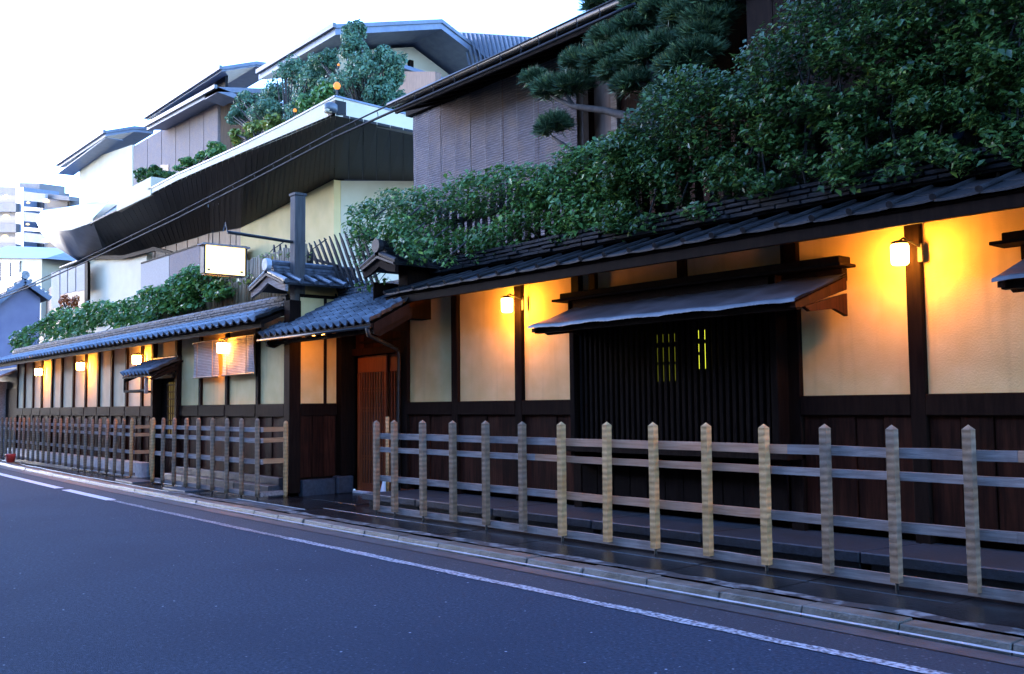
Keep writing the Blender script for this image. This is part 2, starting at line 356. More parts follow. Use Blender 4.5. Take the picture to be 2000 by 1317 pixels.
# crumbling mortar bed between kerb and pavement
M['mortar'] = mat('mortar', (.01,.01,.011), (.15,.15,.15), 9, .8, .8, 40, detail=10, ramp=(.5,.64))
kind(sheet('kerb_mortar', M['mortar'], 5.2, 5.33, .061, -14, 3, .04, .05), 'structure')
pav = kind(put('pavement', None, (0, 6, 0)), 'structure')
def slab(a, b, c, d, z, m='pave', name='paving_slab'):
    g = .004
    MB().hexa([(a+g, c+g+bend(a), -.03),(b-g, c+g+bend(b), -.03),(b-g, d-g, -.03),(a+g, d-g, -.03)],
              [(a+g, c+g+bend(a), z),(b-g, c+g+bend(b), z),(b-g, d-g, z),(a+g, d-g, z)]).build(name, M[m], pav, bevel=.004)
x = 1.0
while x > -29:
    L = random.uniform(.8, 1.05); zz = .055+random.uniform(-.003,.003)
    if -11.9 < x < -9.6:
        slab(x-L, x, 5.25, 5.52, .058, 'concrete'); slab(x-L, x, 5.52, 6.2, zz); slab(x-L, x, 6.2, 7.6, zz+.004)
    else:
        slab(x-L, x, 5.25, 5.75, zz); slab(x-L, x, 5.75, 6.4, zz+random.uniform(-.003,.003))
        if x > -10: slab(x-L, x, 6.4, 7.1, zz)
    x -= L
for a in (-16.9, -14.6):
    slab(a, a+.9, 5.35, 5.8, .075, 'granite', 'paving_slab')

# ================================================================ FENCES
def fence_post_mesh(m, h, w=.085, round_top=False, name='post'):
    mb = MB(); k = w/2
    if round_top:
        mb.lathe((0,0,0), [(k*.95,0),(k,.1),(k,h-.05),(k*.85,h-.02),(k*.4,h)], 12)
        return mb.mesh(name, m, smooth=True)
    rows = []
    zs = list(np.linspace(0, h-.03, 23))
    for i, z in enumerate(zs):                                  # adzed faces: shallow scallops down the post
        q = k*(1-.02*(i % 2))
        rows.append([(-q,-q,z),(q,-q,z),(q,q,z),(-q,q,z),(-q,-q,z)])
    mb.grid(rows); n = len(mb.v)
    mb.add([(-k,-k,h-.03),(k,-k,h-.03),(k,k,h-.03),(-k,k,h-.03),(0,0,h)], [(0,1,4),(1,2,4),(2,3,4),(3,0,4)])
    mb.add([(-k,-k,0),(k,-k,0),(k,k,0),(-k,k,0)], [(0,3,2,1)])
    return mb.mesh(name, m)
pin_me = MB().lathe((0,0,0), [(.011,-.2),(.011,.08)], 8).mesh('pin', M['iron'])
def rail_piece(a, b, z0, z1, m, parent, t=.032):
    a, b = Vector(a), Vector(b)
    c = (a+b)/2; d = (b-a); n = 9; mb = MB(); sd = Vector((-d.y, d.x, 0)).normalized()*t/2
    rows = []
    for i in range(n+1):
        q = a + d*i/n; w = .004*noise.noise((q.x*2, q.y*2, z0*9)); e = .003*noise.noise((q.x*7, 3.3, z0*5))
        rows.append([q-sd+Vector((0,0,z0+w)), q+sd+Vector((0,0,z0+w)), q+sd+Vector((0,0,z1+w+e)), q-sd+Vector((0,0,z1+w+e)), q-sd+Vector((0,0,z0+w))])
    mb.grid(rows); mb.add(rows[0][:4], [(0,1,2,3)]); mb.add(rows[-1][:4], [(3,2,1,0)])
    return mb.build('rail', m, parent)

FP = .10
# long fence in front of the lattice window
fr = thing('picket_fence', 'long weathered wooden street fence of square posts running past the dark lattice window', 'fence', (-6, 5.9, 0), 'low wooden street fences')
pg = fence_post_mesh(M['post'], 1.0, .057, name='post'); pn = fence_post_mesh(M['postnew'], 1.0, .057, name='post')
px_posts = [735,771,826,885,949,1020,1097,1185,1277,1379,1492,1611,1743,1893]
xs = [ay(p, 900, 5.9).x for p in px_posts]; xs += [xs[-1]+.5*k for k in (1,2,3)]
for i, xx in enumerate(xs):
    o = put('post', pn if 6 <= i <= 10 else pg, (xx, 5.9+random.uniform(-.004,.004), FP+random.uniform(-.004,.004)), fr, rot=(R(random.uniform(-.4,.4)), R(random.uniform(-.5,.5)), R(random.uniform(-3,3))))
    if i % 2 == 0 or i < 2: put('pin', pin_me, (xx, 5.9, FP), o)
RZ = [(.885,.95),(.74,.795),(.415,.48),(.075,.14)]
for k, (z0, z1) in enumerate(RZ):
    cut = [xs[0]-.02, xs[5]+random.uniform(.1,.45), xs[11]-random.uniform(.1,.9), xs[13]+random.uniform(.2,.35), xs[-1]+.1]
    ms = [M['greywood'], M['tanwood'] if k < 3 else M['greywood'], M['greywood'], M['tanwood'] if k < 2 else M['greywood']]
    for a, b, m in zip(cut, cut[1:], ms): rail_piece((a+.001,5.945,0), (b-.001,5.945,0), z0, z1, m, fr)
# fence between the side door and the entrance
fm = thing('picket_fence', 'short wooden street fence with an orange end, between side door hood and entrance', 'fence', (-13.8, 5.65, 0), 'low wooden street fences')
pm = fence_post_mesh(M['post'], 1.02, .062, True); pmn = fence_post_mesh(M['postnew'], 1.02, .062, True)
xm = [ay(p, 880, 5.65).x for p in (298,318,340,363,388,415,443,472,503)]
for i, xx in enumerate(xm):
    o = put('post', pmn if i in (0,) else pm, (xx, 5.65, FP-.01), fm, rot=(R(random.uniform(-.5,.5)), R(random.uniform(-.6,.6)), random.random()*6))
    put('pin', pin_me, (xx, 5.65, FP-.01), o)
put('post', pmn, (-11.95, 6.08, .05), fm)
RM = [(.93,.99),(.79,.85),(.51,.575),(.09,.15)]
for k, (z0, z1) in enumerate(RM):
    rail_piece((xm[0], 5.69, 0), (xm[-1]+.05, 5.69, 0), z0, z1, M['greywood'], fm)
    rail_piece((-11.96, 5.70, 0), (-11.96, 6.07, 0), z0, z1, M['orangewood'] if k < 3 else M['greywood'], fm)
# far fence
ff = thing('picket_fence', 'long row of slim wooden fence posts below the pale panelled wall with three globe lamps', 'fence', (-22, 5.85, 0), 'low wooden street fences')
pf = fence_post_mesh(M['post'], .98, .06, True); pfn = fence_post_mesh(M['postnew'], .98, .06, True)
xx = -17.2; i = 0; last = xx
while xx > -27.5:
    yy = 5.83 + max(0, bend(xx)-.13)*.25
    o = put('post', pfn if i == 0 else pf, (xx, yy, FP), ff, rot=(R(random.uniform(-.5,.5)), R(random.uniform(-.6,.6)), random.random()*6))
    if i < 8: put('pin', pin_me, (xx, yy, FP), o)
    last = (xx, yy); xx -= .44; i += 1
put('post', pfn, (-17.08, 6.13, .1), ff)
for k, (z0, z1) in enumerate([(.91,.965),(.775,.83),(.475,.535),(.1,.15)]):
    rail_piece((-17.15, 5.87, 0), (last[0]-.1, last[1]+.04, 0), z0, z1, M['greywood'], ff)
    if k < 3: rail_piece((-17.17, 5.86, 0), (-17.1, 6.14, 0), z0, z1, M['orangewood'], ff)
bk = thing('bucket', 'small red bucket at the foot of the slim-post fence', 'bucket', (-24.6, 5.62, .06))
MB().lathe((-24.6,5.62,.06), [(.085,0),(.11,.17),(.115,.19)], 14).build('pail', M['red'], bk, smooth=True)
MB().tube([(-24.71,5.62,.24),(-24.67,5.62,.3),(-24.6,5.62,.33),(-24.53,5.62,.3),(-24.49,5.62,.24)], .006, 6).build('handle', M['iron'], bk)

# ================================================================ unseen houses across the street, added to shade it and bounce light
M['bounce_wall'] = mat('added_house_wall', (.24,.19,.13), (.3,.24,.17), 3, .8, rand=.1)
for i, (xa, xb, hh) in enumerate(((-48,-36.2,6.6),(-36,-25.2,7.4),(-25,-14.2,6.8),(-14,-3.2,7.6),(-3,7.8,7.0),(8,19,7.4))):
    t = thing('added_townhouse', 'unseen ochre plaster townhouse added across the street to shade it and bounce light', 'house', ((xa+xb)/2, -5.5, 0), 'added unseen townhouses across the street')
    BX('wall', M['bounce_wall'], t, xa, xb, -8.5, -3.6+bend(xa)*.5, 0, hh)
    MB().prism([(xa-.1,-2.9,hh-.3),(xa-.1,-6.0,hh+1.2),(xa-.1,-9.2,hh-.3),(xa-.1,-9.2,hh-.1),(xa-.1,-6.0,hh+1.4),(xa-.1,-2.9,hh-.1)], (xb-xa+.15,0,0)).build('roof', M['tile_dark'], t)
    MB().prism([(xa,-3.55,3.0),(xa,-2.5,2.6),(xa,-2.5,2.5),(xa,-3.55,2.8)], (xb-xa,0,0)).build('lower_eave', M['tile_dark'], t)
    for k in range(4):
        a = xa+.8+k*(xb-xa-1.6)/4; BX('window', M['glass'], t, a+.2, a+1.6, -3.59+bend(xa)*.5, -3.55+bend(xa)*.5, 3.9, 5.2); BX('lattice_door', M['dark'], t, a+.1, a+1.8, -3.59+bend(xa)*.5, -3.53+bend(xa)*.5, .1, 2.2)

# ================================================================ shared pieces
def stile(mx, par, name, x0, x1, y0, y1, z0, z1, bev=.006): return BX(name, M[mx], par, x0, x1, y0, y1, z0, z1, bev)
def plaster_panel(par, x0, x1, y, z0, z1, m, th=.05):
    n, k = 8, 8; mb = MB(); rows = []
    for j in range(k+1):
        z = z0+(z1-z0)*j/k
        rows.append([(x0+(x1-x0)*i/n, y+.004*noise.noise((x0*3+i*.4, z*2, 2.2)), z) for i in range(n+1)])
    mb.grid(rows); return mb.build('plaster_panel', M[m], par, smooth=True, fix=False)
def s_tile_mesh(w, l, m, name='tile', th=.026, amp=.036):
    """wavy pan tile lying along +y, origin at its lower edge"""
    mb = MB(); n = 10; prof = []
    for i in range(n+1):
        t = i/n; prof.append((w*(t-.5)*1.06, amp*(math.cos(t*math.pi*2*.78+.35)) ))
    top = [[(x, 0, z+th) for x, z in prof], [(x, l, z+th*.4) for x, z in prof]]
    mb.grid(top); mb.grid([[(x, 0, z) for x, z in prof], [(x, 0, z+th) for x, z in prof]])
    return mb.mesh(name, m, smooth=False, fix=False)

# ================================================================ RIGHT WING (lattice window)
W = 7.0
rw = thing('townhouse_wing', 'ochre plaster street wing with dark posts, lattice window and lean-to awnings', 'building', (-6, W, 0))
posts = [-10.43, -9.35, -8.17, -7.25, -4.66, -3.6, -2.3, -1.2, -.1]
for p in posts:
    w = .075 if p == -10.43 else .06
    stile('dark', rw, 'post', p-w, p+w, W-.05, W+.08, .2, 2.66)
for a, b in zip(posts, posts[1:]):
    if a == -7.25: continue
    plaster_panel(rw, a+.06, b-.06, W, 1.30, 2.68, 'plaster')
    stile('dark', rw, 'sill_beam', a+.061, b-.061, W-.055, W+.05, 1.14, 1.298)
    n = max(3, round((b-a-.12)/.26)); w = (b-a-.12)/n
    for i in range(n):
        stile('redwood', rw, 'board', a+.06+w*i+.004, a+.06+w*(i+1)-.004, W-.012-.012*(i % 2), W+.03, .26, 1.139, .003)
for a in np.arange(-7.25+.42, -4.7, .44): pass
for p in (-7.02, -5.85, -4.72): stile('dark', rw, 'post', p-.05, p+.05, W-.03, W+.05, 2.36, 2.7)
plaster_panel(rw, -7.19, -4.72, W+.01, 2.36, 2.68, 'plaster')
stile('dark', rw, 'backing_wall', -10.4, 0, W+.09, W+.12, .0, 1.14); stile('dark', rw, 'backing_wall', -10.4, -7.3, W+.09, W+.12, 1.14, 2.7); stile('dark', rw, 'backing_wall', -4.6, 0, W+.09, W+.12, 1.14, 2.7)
# granite ledge and post feet
x = .4
while x > -10.3:
    L = min(random.uniform(1.2, 1.45), x+10.35)
    a, b = x-L+.006, x-.006
    if b-a < .1: break
    sk = .12
    MB().hexa([(a-sk*0,6.28,.12),(b,6.28,.12),(b+sk,7.06,.12),(a+sk,7.06,.12)], [(a,6.28,.2),(b,6.28,.2),(b+sk,7.06,.205),(a+sk,7.06,.205)]).build('ledge_slab', M['granite'], rw, bevel=.008)
    BX('base_stone', M['granite'], rw, a+.03, b-.04, 6.36, 6.9, .0, .118, .01)
    x -= L
# lattice window
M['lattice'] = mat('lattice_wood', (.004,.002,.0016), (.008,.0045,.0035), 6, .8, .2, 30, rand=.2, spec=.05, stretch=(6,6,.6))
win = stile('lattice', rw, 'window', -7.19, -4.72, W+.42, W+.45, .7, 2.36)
stile('dark', win, 'sill', -7.3, -4.6, 6.74, 7.0, .78, .86); stile('dark', win, 'head', -7.2, -4.7, 6.8, 7.0, 2.2, 2.3)
stile('dark', win, 'sill', -7.18, -4.72, 6.78, 6.98, .66, .72)
for i in range(11): stile('lattice', win, 'apron_board', -7.16+.221*i, -7.16+.221*i+.213, 6.93, 6.96, .27, .66, .003)
for s in (-7.19, -4.78): stile('lattice', win, 'jamb', s, s+.07, 6.8, 7.06, .72, 2.3)
for (xa, xb) in ((-7.36,-7.2),(-4.71,-4.55)): stile('lattice', win, 'reveal', xa, xb, W+.085, W+.47, .6, 2.5)
stile('lattice', win, 'reveal', -7.2, -4.7, W+.1, W+.43, 2.37, 2.4)
nsl = 33
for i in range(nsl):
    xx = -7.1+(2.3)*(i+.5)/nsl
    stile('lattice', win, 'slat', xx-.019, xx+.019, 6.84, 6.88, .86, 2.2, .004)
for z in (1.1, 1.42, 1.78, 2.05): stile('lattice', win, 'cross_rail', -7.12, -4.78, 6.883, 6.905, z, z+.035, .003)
for (pa, pb, qa, qb) in ((1275,1322,655,745),(1356,1378,646,720)):
    a = ay(pa, qa, 7.3); b = ay(pb, qb, 7.3)
    BX('lit_pane', M['window_lit'] if pa > 1300 else M['window_dim'], win, a.x, b.x, 7.3, 7.32, b.z, a.z)
    BX('muntin', M['dark'], win, a.x, b.x, 7.27, 7.285, (a.z*.35+b.z*.65), (a.z*.35+b.z*.65)+.03); BX('muntin', M['dark'], win, a.x, b.x, 7.27, 7.285, (a.z*.72+b.z*.28), (a.z*.72+b.z*.28)+.02)
# lean-to awnings
def awning(x0, x1, tag_):
    aw = BX('awning', M['dark'], rw, x0-.18, x1+.02, 6.78, 6.94, 2.33, 2.385, .006)
    BX('cap_board', M['dark'], aw, x0-.24, x1+.06, 6.72, 6.95, 2.30, 2.325, .004)
    BX('ledger', M['dark'], aw, x0-.1, x1-.02, 6.88, 6.955, 2.2, 2.298, .004)
    n = int((x1-x0)/.12); mb = MB(); rows = []
    for j, (y, z) in enumerate([(6.9,2.265),(6.7,2.185),(6.45,2.095),(6.28,2.04),(6.19,2.012),(6.185,1.988)]):
        r = []
        for i in range(n*2+1):
            x = x0+(x1-x0)*i/(n*2); q = .2*(6.9-y)*0
            wob = .012*noise.noise((x*2.2, y*4, 7.7))+.006*noise.noise((x*9, y*3, 1.1))
            if j >= 4: wob += .012*noise.noise((x*5, 3.3, 2.2))
            r.append((x+ (x-(x0+x1)/2)*0, y, z+wob))
        rows.append(r)
    mb.grid(rows); mb.grid([[Vector(p)-Vector((0,0,.022)) for p in rows[0]], [Vector(p)-Vector((0,0,.022)) for p in rows[-2]]])
    mb.build('sheet', M['copper'], aw, smooth=True, fix=False)
    for xx in (x0+.02, x1-.06):
        MB().prism([(xx,6.93,2.23),(xx,6.93,2.13),(xx,6.3,1.955),(xx,6.22,1.95),(xx,6.22,1.985)], (.045,0,0)).build('side_rafter', M['redwood'], aw)
        MB().prism([(xx+.01,6.93,2.1),(xx+.01,6.93,1.92),(xx+.01,6.75,1.97),(xx+.01,6.42,1.93),(xx+.01,6.34,1.965)], (.035,0,0)).build('bracket', M['redwood'], aw)
    MB().box(x0+.03, x1-.03, 6.25, 6.31, 1.94, 1.985).build('eave_beam', M['dark'], aw)
    return aw
awning(-7.12, -4.12, 0); awning(ay(1942,632,6.2).x, -.2, 1)
# roof
rf = BX('roof', M['dark'], rw, -10.0, .2, 6.40, 6.44, 2.47, 2.56, .004)
MB().hexa([(-10.0,6.445,2.545),(.2,6.445,2.545),(.2,7.3,2.86),(-10.0,7.3,2.86)], [(-10.0,6.38,2.572),(.2,6.38,2.572),(.2,7.3,2.9),(-10.0,7.3,2.9)]).build('roof_deck', M['dark'], rf)
for xx in np.arange(-9.9, .1, .3): MB().beam((xx,6.45,2.515),(xx,7.0,2.7), .045, .05).build('rafter', M['dark'], rf)
roll = MB().tube([(0,-.02,0),(0,.6,.205)], .021, 8); roll.tube([(0,-.022,-.002),(0,-.018,0)], .026, 12)
roll_me = roll.mesh('roll_tile', M['tile_dark'], smooth=False)
pan_me = MB()
pan_me.grid([[(-.15,0,.008),(-.08,0,0),(0,0,-.002),(.08,0,0),(.15,0,.008)],[(-.15,.33,.003+.1128),(-.08,.33,.1128-.005),(0,.33,.1128-.007),(.08,.33,.1128-.005),(.15,.33,.003+.1128)]])
pan_me.grid([[(-.15,0,-.012),(-.08,0,-.018),(0,0,-.02),(.08,0,-.018),(.15,0,-.012)],[(-.15,0,.008),(-.08,0,0),(0,0,-.002),(.08,0,0),(.15,0,.008)]])
pan_me = pan_me.mesh('pan_tile', M['tile_dark'], fix=False)
xx = -9.95
while xx < .1:
    put('roll_tile', roll_me, (xx, 6.37+random.uniform(-.008,.008), 2.622), rf)
    for k in range(2): put('pan_tile', pan_me, (xx+.155, 6.36+.3*k, 2.605+.1025*k+random.uniform(-.004,.004)), rf, rot=(0, R(random.uniform(-1,1)), 0))
    xx += .31
z = 2.875
for c in range(4):
    xx = -10.0+random.uniform(0,.3)
    while xx < .1:
        L = random.uniform(.13,.3); j = random.uniform(-.02,.02)
        BX('ridge_tile', M['noshi'], rf, xx, xx+L-.01, 6.93+.006*c+j, 7.22, z+random.uniform(-.004,.004), z+.032, .004); xx += L
    z += .045
mbk = BX('ridge_core', M['noshi'], rf, -10.0, .1, 6.98, 7.2, 2.86, z-.005)

# ================================================================ LEFT WING
WL = 6.2
lw = thing('townhouse_wing', 'long pale plaster street wing divided by many thin dark battens under a low tiled eave', 'building', (-19, WL, 0))
dv = [-26.54,-25.86,-25.06,-24.31,-23.47,-22.71,-21.85,-21.0,-20.18,-19.37,-18.53,-17.72,-17.12]
dv2 = [-15.96,-15.07,-14.06,-13.01,-12.12]
for D, m in ((dv, 'plaster_pale'), (dv2, 'plaster')):
    for p in D[:-1] if D is dv2 else D: stile('dark', lw, 'post', p-.045, p+.045, WL-.04, WL+.06, .2, 2.45)
    for a, b in zip(D, D[1:]):
        plaster_panel(lw, a+.045, b-.045, WL, 1.30, 2.5, m)
        stile('dark', lw, 'sill_beam', a+.046, b-.046, WL-.045, WL+.05, 1.12, 1.298)
        n = 3 if D is dv else 4; w = (b-a-.09)/n
        for i in range(n): stile('redwood', lw, 'board', a+.045+w*i+.003, a+.045+w*(i+1)-.003, WL-.008-.012*(i % 2), WL+.03, .3, 1.119, .003)
stile('dark', lw, 'backing_wall', -26.5, -12.1, WL+.3, WL+.33, 0, 2.5)
x = -17.2
while x > -26.8:
    L = random.uniform(.5,.6); BX('plinth_stone', M['palestone'], lw, x-L+.006, x, 6.02, 6.2, 0, .31, .008); x -= L
x = -12.15
while x > -15.9:
    L = random.uniform(.9,1.1); BX('plinth_stone', M['granite'], lw, max(x-L, -15.95)+.006, x, 5.93, 6.2, .0, .2, .008); BX('plinth_stone', M['granite'], lw, max(x-L, -15.95)+.006, x, 6.08, 6.2, .2, .3, .006); x -= L
# corner post of the entrance
stile('dark', lw, 'corner_post', -12.12, -11.95, 6.13, 6.3, .1, 2.7)
# side door with its own tiled hood
M['paper'] = emit('lit_paper', (.9,.6,.15), .012)
sd = stile('dark', lw, 'side_door', -17.06, -16.0, 6.27, 6.3, .1, 1.86)
for a in (-17.12, -16.02): stile('dark', sd, 'door_post', a, a+.1, 6.12, 6.5, .1, 2.45)
stile('dark', sd, 'lintel', -17.1, -15.95, 6.13, 6.3, 1.76, 1.86); stile('plaster', sd, 'wall_above_door', -17.02, -16.03, 6.2, 6.24, 1.86, 2.5)
BX('paper_panel', M['paper'], sd, -16.62, -16.12, 6.24, 6.255, .75, 1.7)
for i in range(5): stile('dark', sd, 'muntin', -16.62+.1*i+.04, -16.62+.1*i+.058, 6.226, 6.238, .75, 1.7, .002)
for i in range(8): stile('dark', sd, 'muntin', -16.62, -16.12, 6.212, 6.225, .8+.12*i, .82+.12*i, .002)
for i in range(4): stile('redwood', sd, 'board', -16.64+.14*i, -16.64+.14*i+.132, 6.22, 6.26, .12, .72, .003)
hd = MB().hexa([(-17.2,5.66,1.77),(-15.85,5.66,1.77),(-15.85,6.2,2.02),(-17.2,6.2,2.02)], [(-17.2,5.66,1.80),(-15.85,5.66,1.80),(-15.85,6.2,2.05),(-17.2,6.2,2.05)]).build('hood', M['dark'], lw)
ht = s_tile_mesh(.17, .2, M['tile'])
SL = math.atan2(.25,.54)
for i in range(8):
    for k in range(3): put('tile', ht, (-17.12+.17*i, 5.64+.165*k, 1.835+.0765*k), hd, rot=(SL,0,R(random.uniform(-1,1))))
for k in range(3): BX('ridge_tile', M['tile_dark'], hd, -17.1+.03*k, -15.9, 6.08+.02*k, 6.2, 2.03+.035*k, 2.058+.035*k, .004)
for a in (-17.15, -15.95):
    MB().prism([(a,6.15,1.98),(a,6.15,1.9),(a,5.72,1.72),(a,5.66,1.74)], (.06,0,0)).build('side_rafter', M['dark'], hd)
MB().beam((-17.2,5.7,1.55),(-17.2,6.2,1.55), .03, .04).build('bracket_arm', M['dark'], hd); MB().beam((-17.2,5.7,1.55),(-17.2,5.7,1.77), .03, .03, (0,1,0)).build('bracket_arm', M['dark'], hd)
MB().beam((-17.2,5.7,1.55),(-16.15,5.7,1.56), .03, .035).build('bracket_arm', M['dark'], hd); MB().beam((-16.15,5.7,1.50),(-16.15,5.7,1.77), .05, .05, (0,1,0)).build('bracket_arm', M['greywood'], hd)
M['ridge_grey'] = mat('weathered_ridge_tile', (.05,.05,.055), (.11,.11,.115), 14, .7, .4, 60, rand=.4, spec=.25)
# roof of the left wing
rl = BX('roof', M['dark'], lw, -27.3, -12.2, 5.84, 5.88, 2.33, 2.41, .004)
MB().hexa([(-27.3,5.885,2.38),(-12.2,5.885,2.38),(-12.2,6.5,2.66),(-27.3,6.5,2.66)], [(-27.3,5.8,2.412),(-12.2,5.8,2.412),(-12.2,6.5,2.7),(-27.3,6.5,2.7)]).build('roof_deck', M['dark'], rl)
lt = s_tile_mesh(.24, .26, M['tile']); SL2 = math.atan2(.29,.7)
xx = -27.2
while xx < -12.25:
    for k in range(2): put('tile', lt, (xx, 5.76+.22*k, 2.44+.091*k), rl, rot=(SL2,0,R(random.uniform(-.8,.8))))
    xx += .24
z = 2.6
for c in range(4):
    xx = -27.3+random.uniform(0,.2)
    while xx < -12.3:
        L = .26; BX('ridge_tile', M['ridge_grey'], rl, xx, min(xx+L, -12.22)-.012, 6.16+.016*c, 6.42, z, z+.034, .006); xx += L
    z += .042
BX('ridge_core', M['tile_dark'], rl, -27.3, -12.25, 6.22, 6.42, 2.55, z-.004)
cap_me = MB().tube([(0,0,0),(.235,0,0)], .05, 10).mesh('ridge_cap', M['ridge_grey'])
xx = -27.3
while xx < -12.5: put('ridge_cap', cap_me, (xx, 6.3, z+.01), rl); xx += .25

# ================================================================ ENTRANCE
en = thing('entrance_gate', 'recessed entrance with red-brown sliding lattice doors under a small tiled canopy', 'gate', (-11.2, 6.8, 0))
# return wall
for (y0, y1) in ((6.3, 6.66), (6.70, 6.86)):
    MB().grid([[(-11.98,y0,1.30),(-11.98,y1,1.30)],[(-11.98,y0,2.75),(-11.98,y1,2.75)]]).build('plaster_panel', M['plaster'], en, fix=False)
BX('wall_core', M['dark'], en, -12.2, -12.0, 6.31, 7.3, .1, 2.8)
stile('dark', en, 'post', -11.995, -11.955, 6.66, 6.70, 1.29, 2.75); stile('dark', en, 'sill_beam', -11.99, -11.95, 6.302, 6.86, 1.13, 1.298)
for i in range(3): stile('redwood', en, 'board', -11.995, -11.97+.006*(i%2), 6.305+.18*i, 6.305+.18*i+.172, .3, 1.128, .003)
stile('granite', en, 'plinth_stone', -12.05, -11.9, 6.31, 6.8, .05, .27, .008); stile('granite', en, 'plinth_stone', -12.0, -11.82, 6.8, 7.05, .05, .3, .02)
stile('dark', en, 'post', -12.0, -11.86, 6.87, 7.1, .3, 2.75)
# doors
DY = 7.12
def door(x0, x1, y):
    d = BX('sliding_door', M['doorwood'], en, x0, x1, y, y+.03, 1.72, 1.95, .004)
    for a, b in ((x0, x0+.06), (x1-.06, x1)): BX('door_stile', M['doorwood'], d, a, b, y-.004, y+.034, .08, 1.72, .004)
    BX('bottom_rail', M['doorwood'], d, x0+.06, x1-.06, y, y+.03, .08, .2, .004)
    n = 9
    for i in range(n):
        c = x0+.06+(x1-x0-.12)*(i+.5)/n; BX('slat', M['doorwood'], d, c-.011, c+.011, y, y+.022, .2, 1.72, .002)
    for z in (.52,.56,.86,.9,1.18,1.22,1.45,1.49): BX('cross_bar', M['doorwood'], d, x0+.06, x1-.06, y+.023, y+.03, z, z+.016)
    BX('pane', M['glass'], d, x0+.06, x1-.06, y+.034, y+.038, .2, 1.72)
door(-11.84, -11.1, DY); door(-11.14, -10.42, DY+.05)
BX('lintel', M['redwood'], en, -11.86, -10.45, DY-.08, DY+.1, 1.955, 2.05, .005)
for i in range(6): BX('transom_board', M['redwood'], en, -11.86+.235*i, -11.86+.235*i+.23, DY-.02, DY+.02, 2.052, 2.7, .003)
BX('transom_bar', M['dark'], en, -11.7, -10.5, DY-.06, DY-.025, 2.12, 2.15)
BX('threshold', M['white'], en, -11.9, -10.45, DY-.09, DY-.02, .055, .095, .01)
BX('hall_ceiling', M['dark'], en, -12.2, -10.3, 7.12, 8.0, 2.72, 2.76); BX('wall_core', M['dark'], en, -12.2, -12.05, 7.3, 7.95, 0, 2.72)
BX('hall_back', M['dark'], en, -12, -10.4, 7.9, 7.95, 0, 2.7)
BX('wall_core', M['dark'], en, -10.4, -10.3, 7.1, 7.9, 0, 2.7)
# canopy: tiled slope on beams
cn = MB().hexa([(-12.3,5.93,2.165),(-9.55,5.93,2.165),(-9.55,6.95,2.69),(-12.3,6.95,2.69)], [(-12.3,5.93,2.19),(-9.55,5.93,2.19),(-9.55,6.95,2.72),(-12.3,6.95,2.72)]).build('canopy', M['redwood'], en)
BX('fascia', M['dark'], cn, -12.33, -9.52, 5.90, 5.928, 2.15, 2.2, .004)
MB().tube([(-12.36,5.87,2.165),(-9.5,5.87,2.15)], .018, 10).build('gutter', M['iron'], cn, smooth=True)
SL3 = math.atan2(.53, 1.02); ct = s_tile_mesh(.165, .185, M['tile'])
for i in range(17):
    for k in range(7): put('tile', ct, (-12.27+.168*i, 5.885+.148*k, 2.225+.0769*k), cn, rot=(SL3,0,R(random.uniform(-1.2,1.2))))
MB().prism([(-9.535,5.93,2.2),(-9.535,5.93,2.08),(-9.535,6.42,2.33),(-9.535,6.42,2.46)], (.025,0,0)).build('verge_board', M['dark'], cn); BX('end_wall', M['dark'], cn, -10.36, -10.34, 6.45, 6.99, 2.2, 2.8)
for i in range(11): MB().beam((-12.2+.26*i,5.95,2.145),(-12.2+.26*i,6.95,2.665), .04, .045).build('rafter', M['redwood'], cn)
for k in range(4):
    xx = -12.0
    while xx < -10.05:
        BX('ridge_tile', M['tile'], cn, xx, xx+.27, 6.86+.015*k, 7.1, 2.72+.042*k, 2.754+.042*k, .005); xx += .28
for s in (-12.28, -9.62): MB().prism([(s,6.5,2.42),(s,6.5,2.3),(s,6.05,2.06),(s,5.95,2.08),(s,5.93,2.14)], (.06,0,0)).build('bracket', M['dark'], cn)
MB().box(-12.2,-9.6,6.0,6.06,2.1,2.15).build('eave_beam', M['dark'], cn)
# downpipe
dp = MB().tube([(-9.55,5.87,2.15),(-9.56,5.9,2.06),(-9.7,6.1,2.03),(-10.5,6.9,1.98),(-10.5,6.92,1.9),(-10.5,6.92,1.2),(-10.5,6.92,.06)], .025, 10).build('downpipe', M['iron'], en, smooth=True)
bp = tag(MB().tube([(-10.36,6.66,.06),(-10.36,6.66,1.12)], .022, 10).build('bamboo_pole', M['postnew'], None, smooth=True), 'pale upright bamboo pole beside the grey downpipe by the entrance', 'pole')
st = tag(MB().lathe((-10.86,6.93,.06), [(.075,0),(.05,.1),(.02,.22),(.004,.28)], 14).build('white_cone', M['white'], None, smooth=True), 'small white pointed cone standing at the foot of the sliding doors', 'cone')
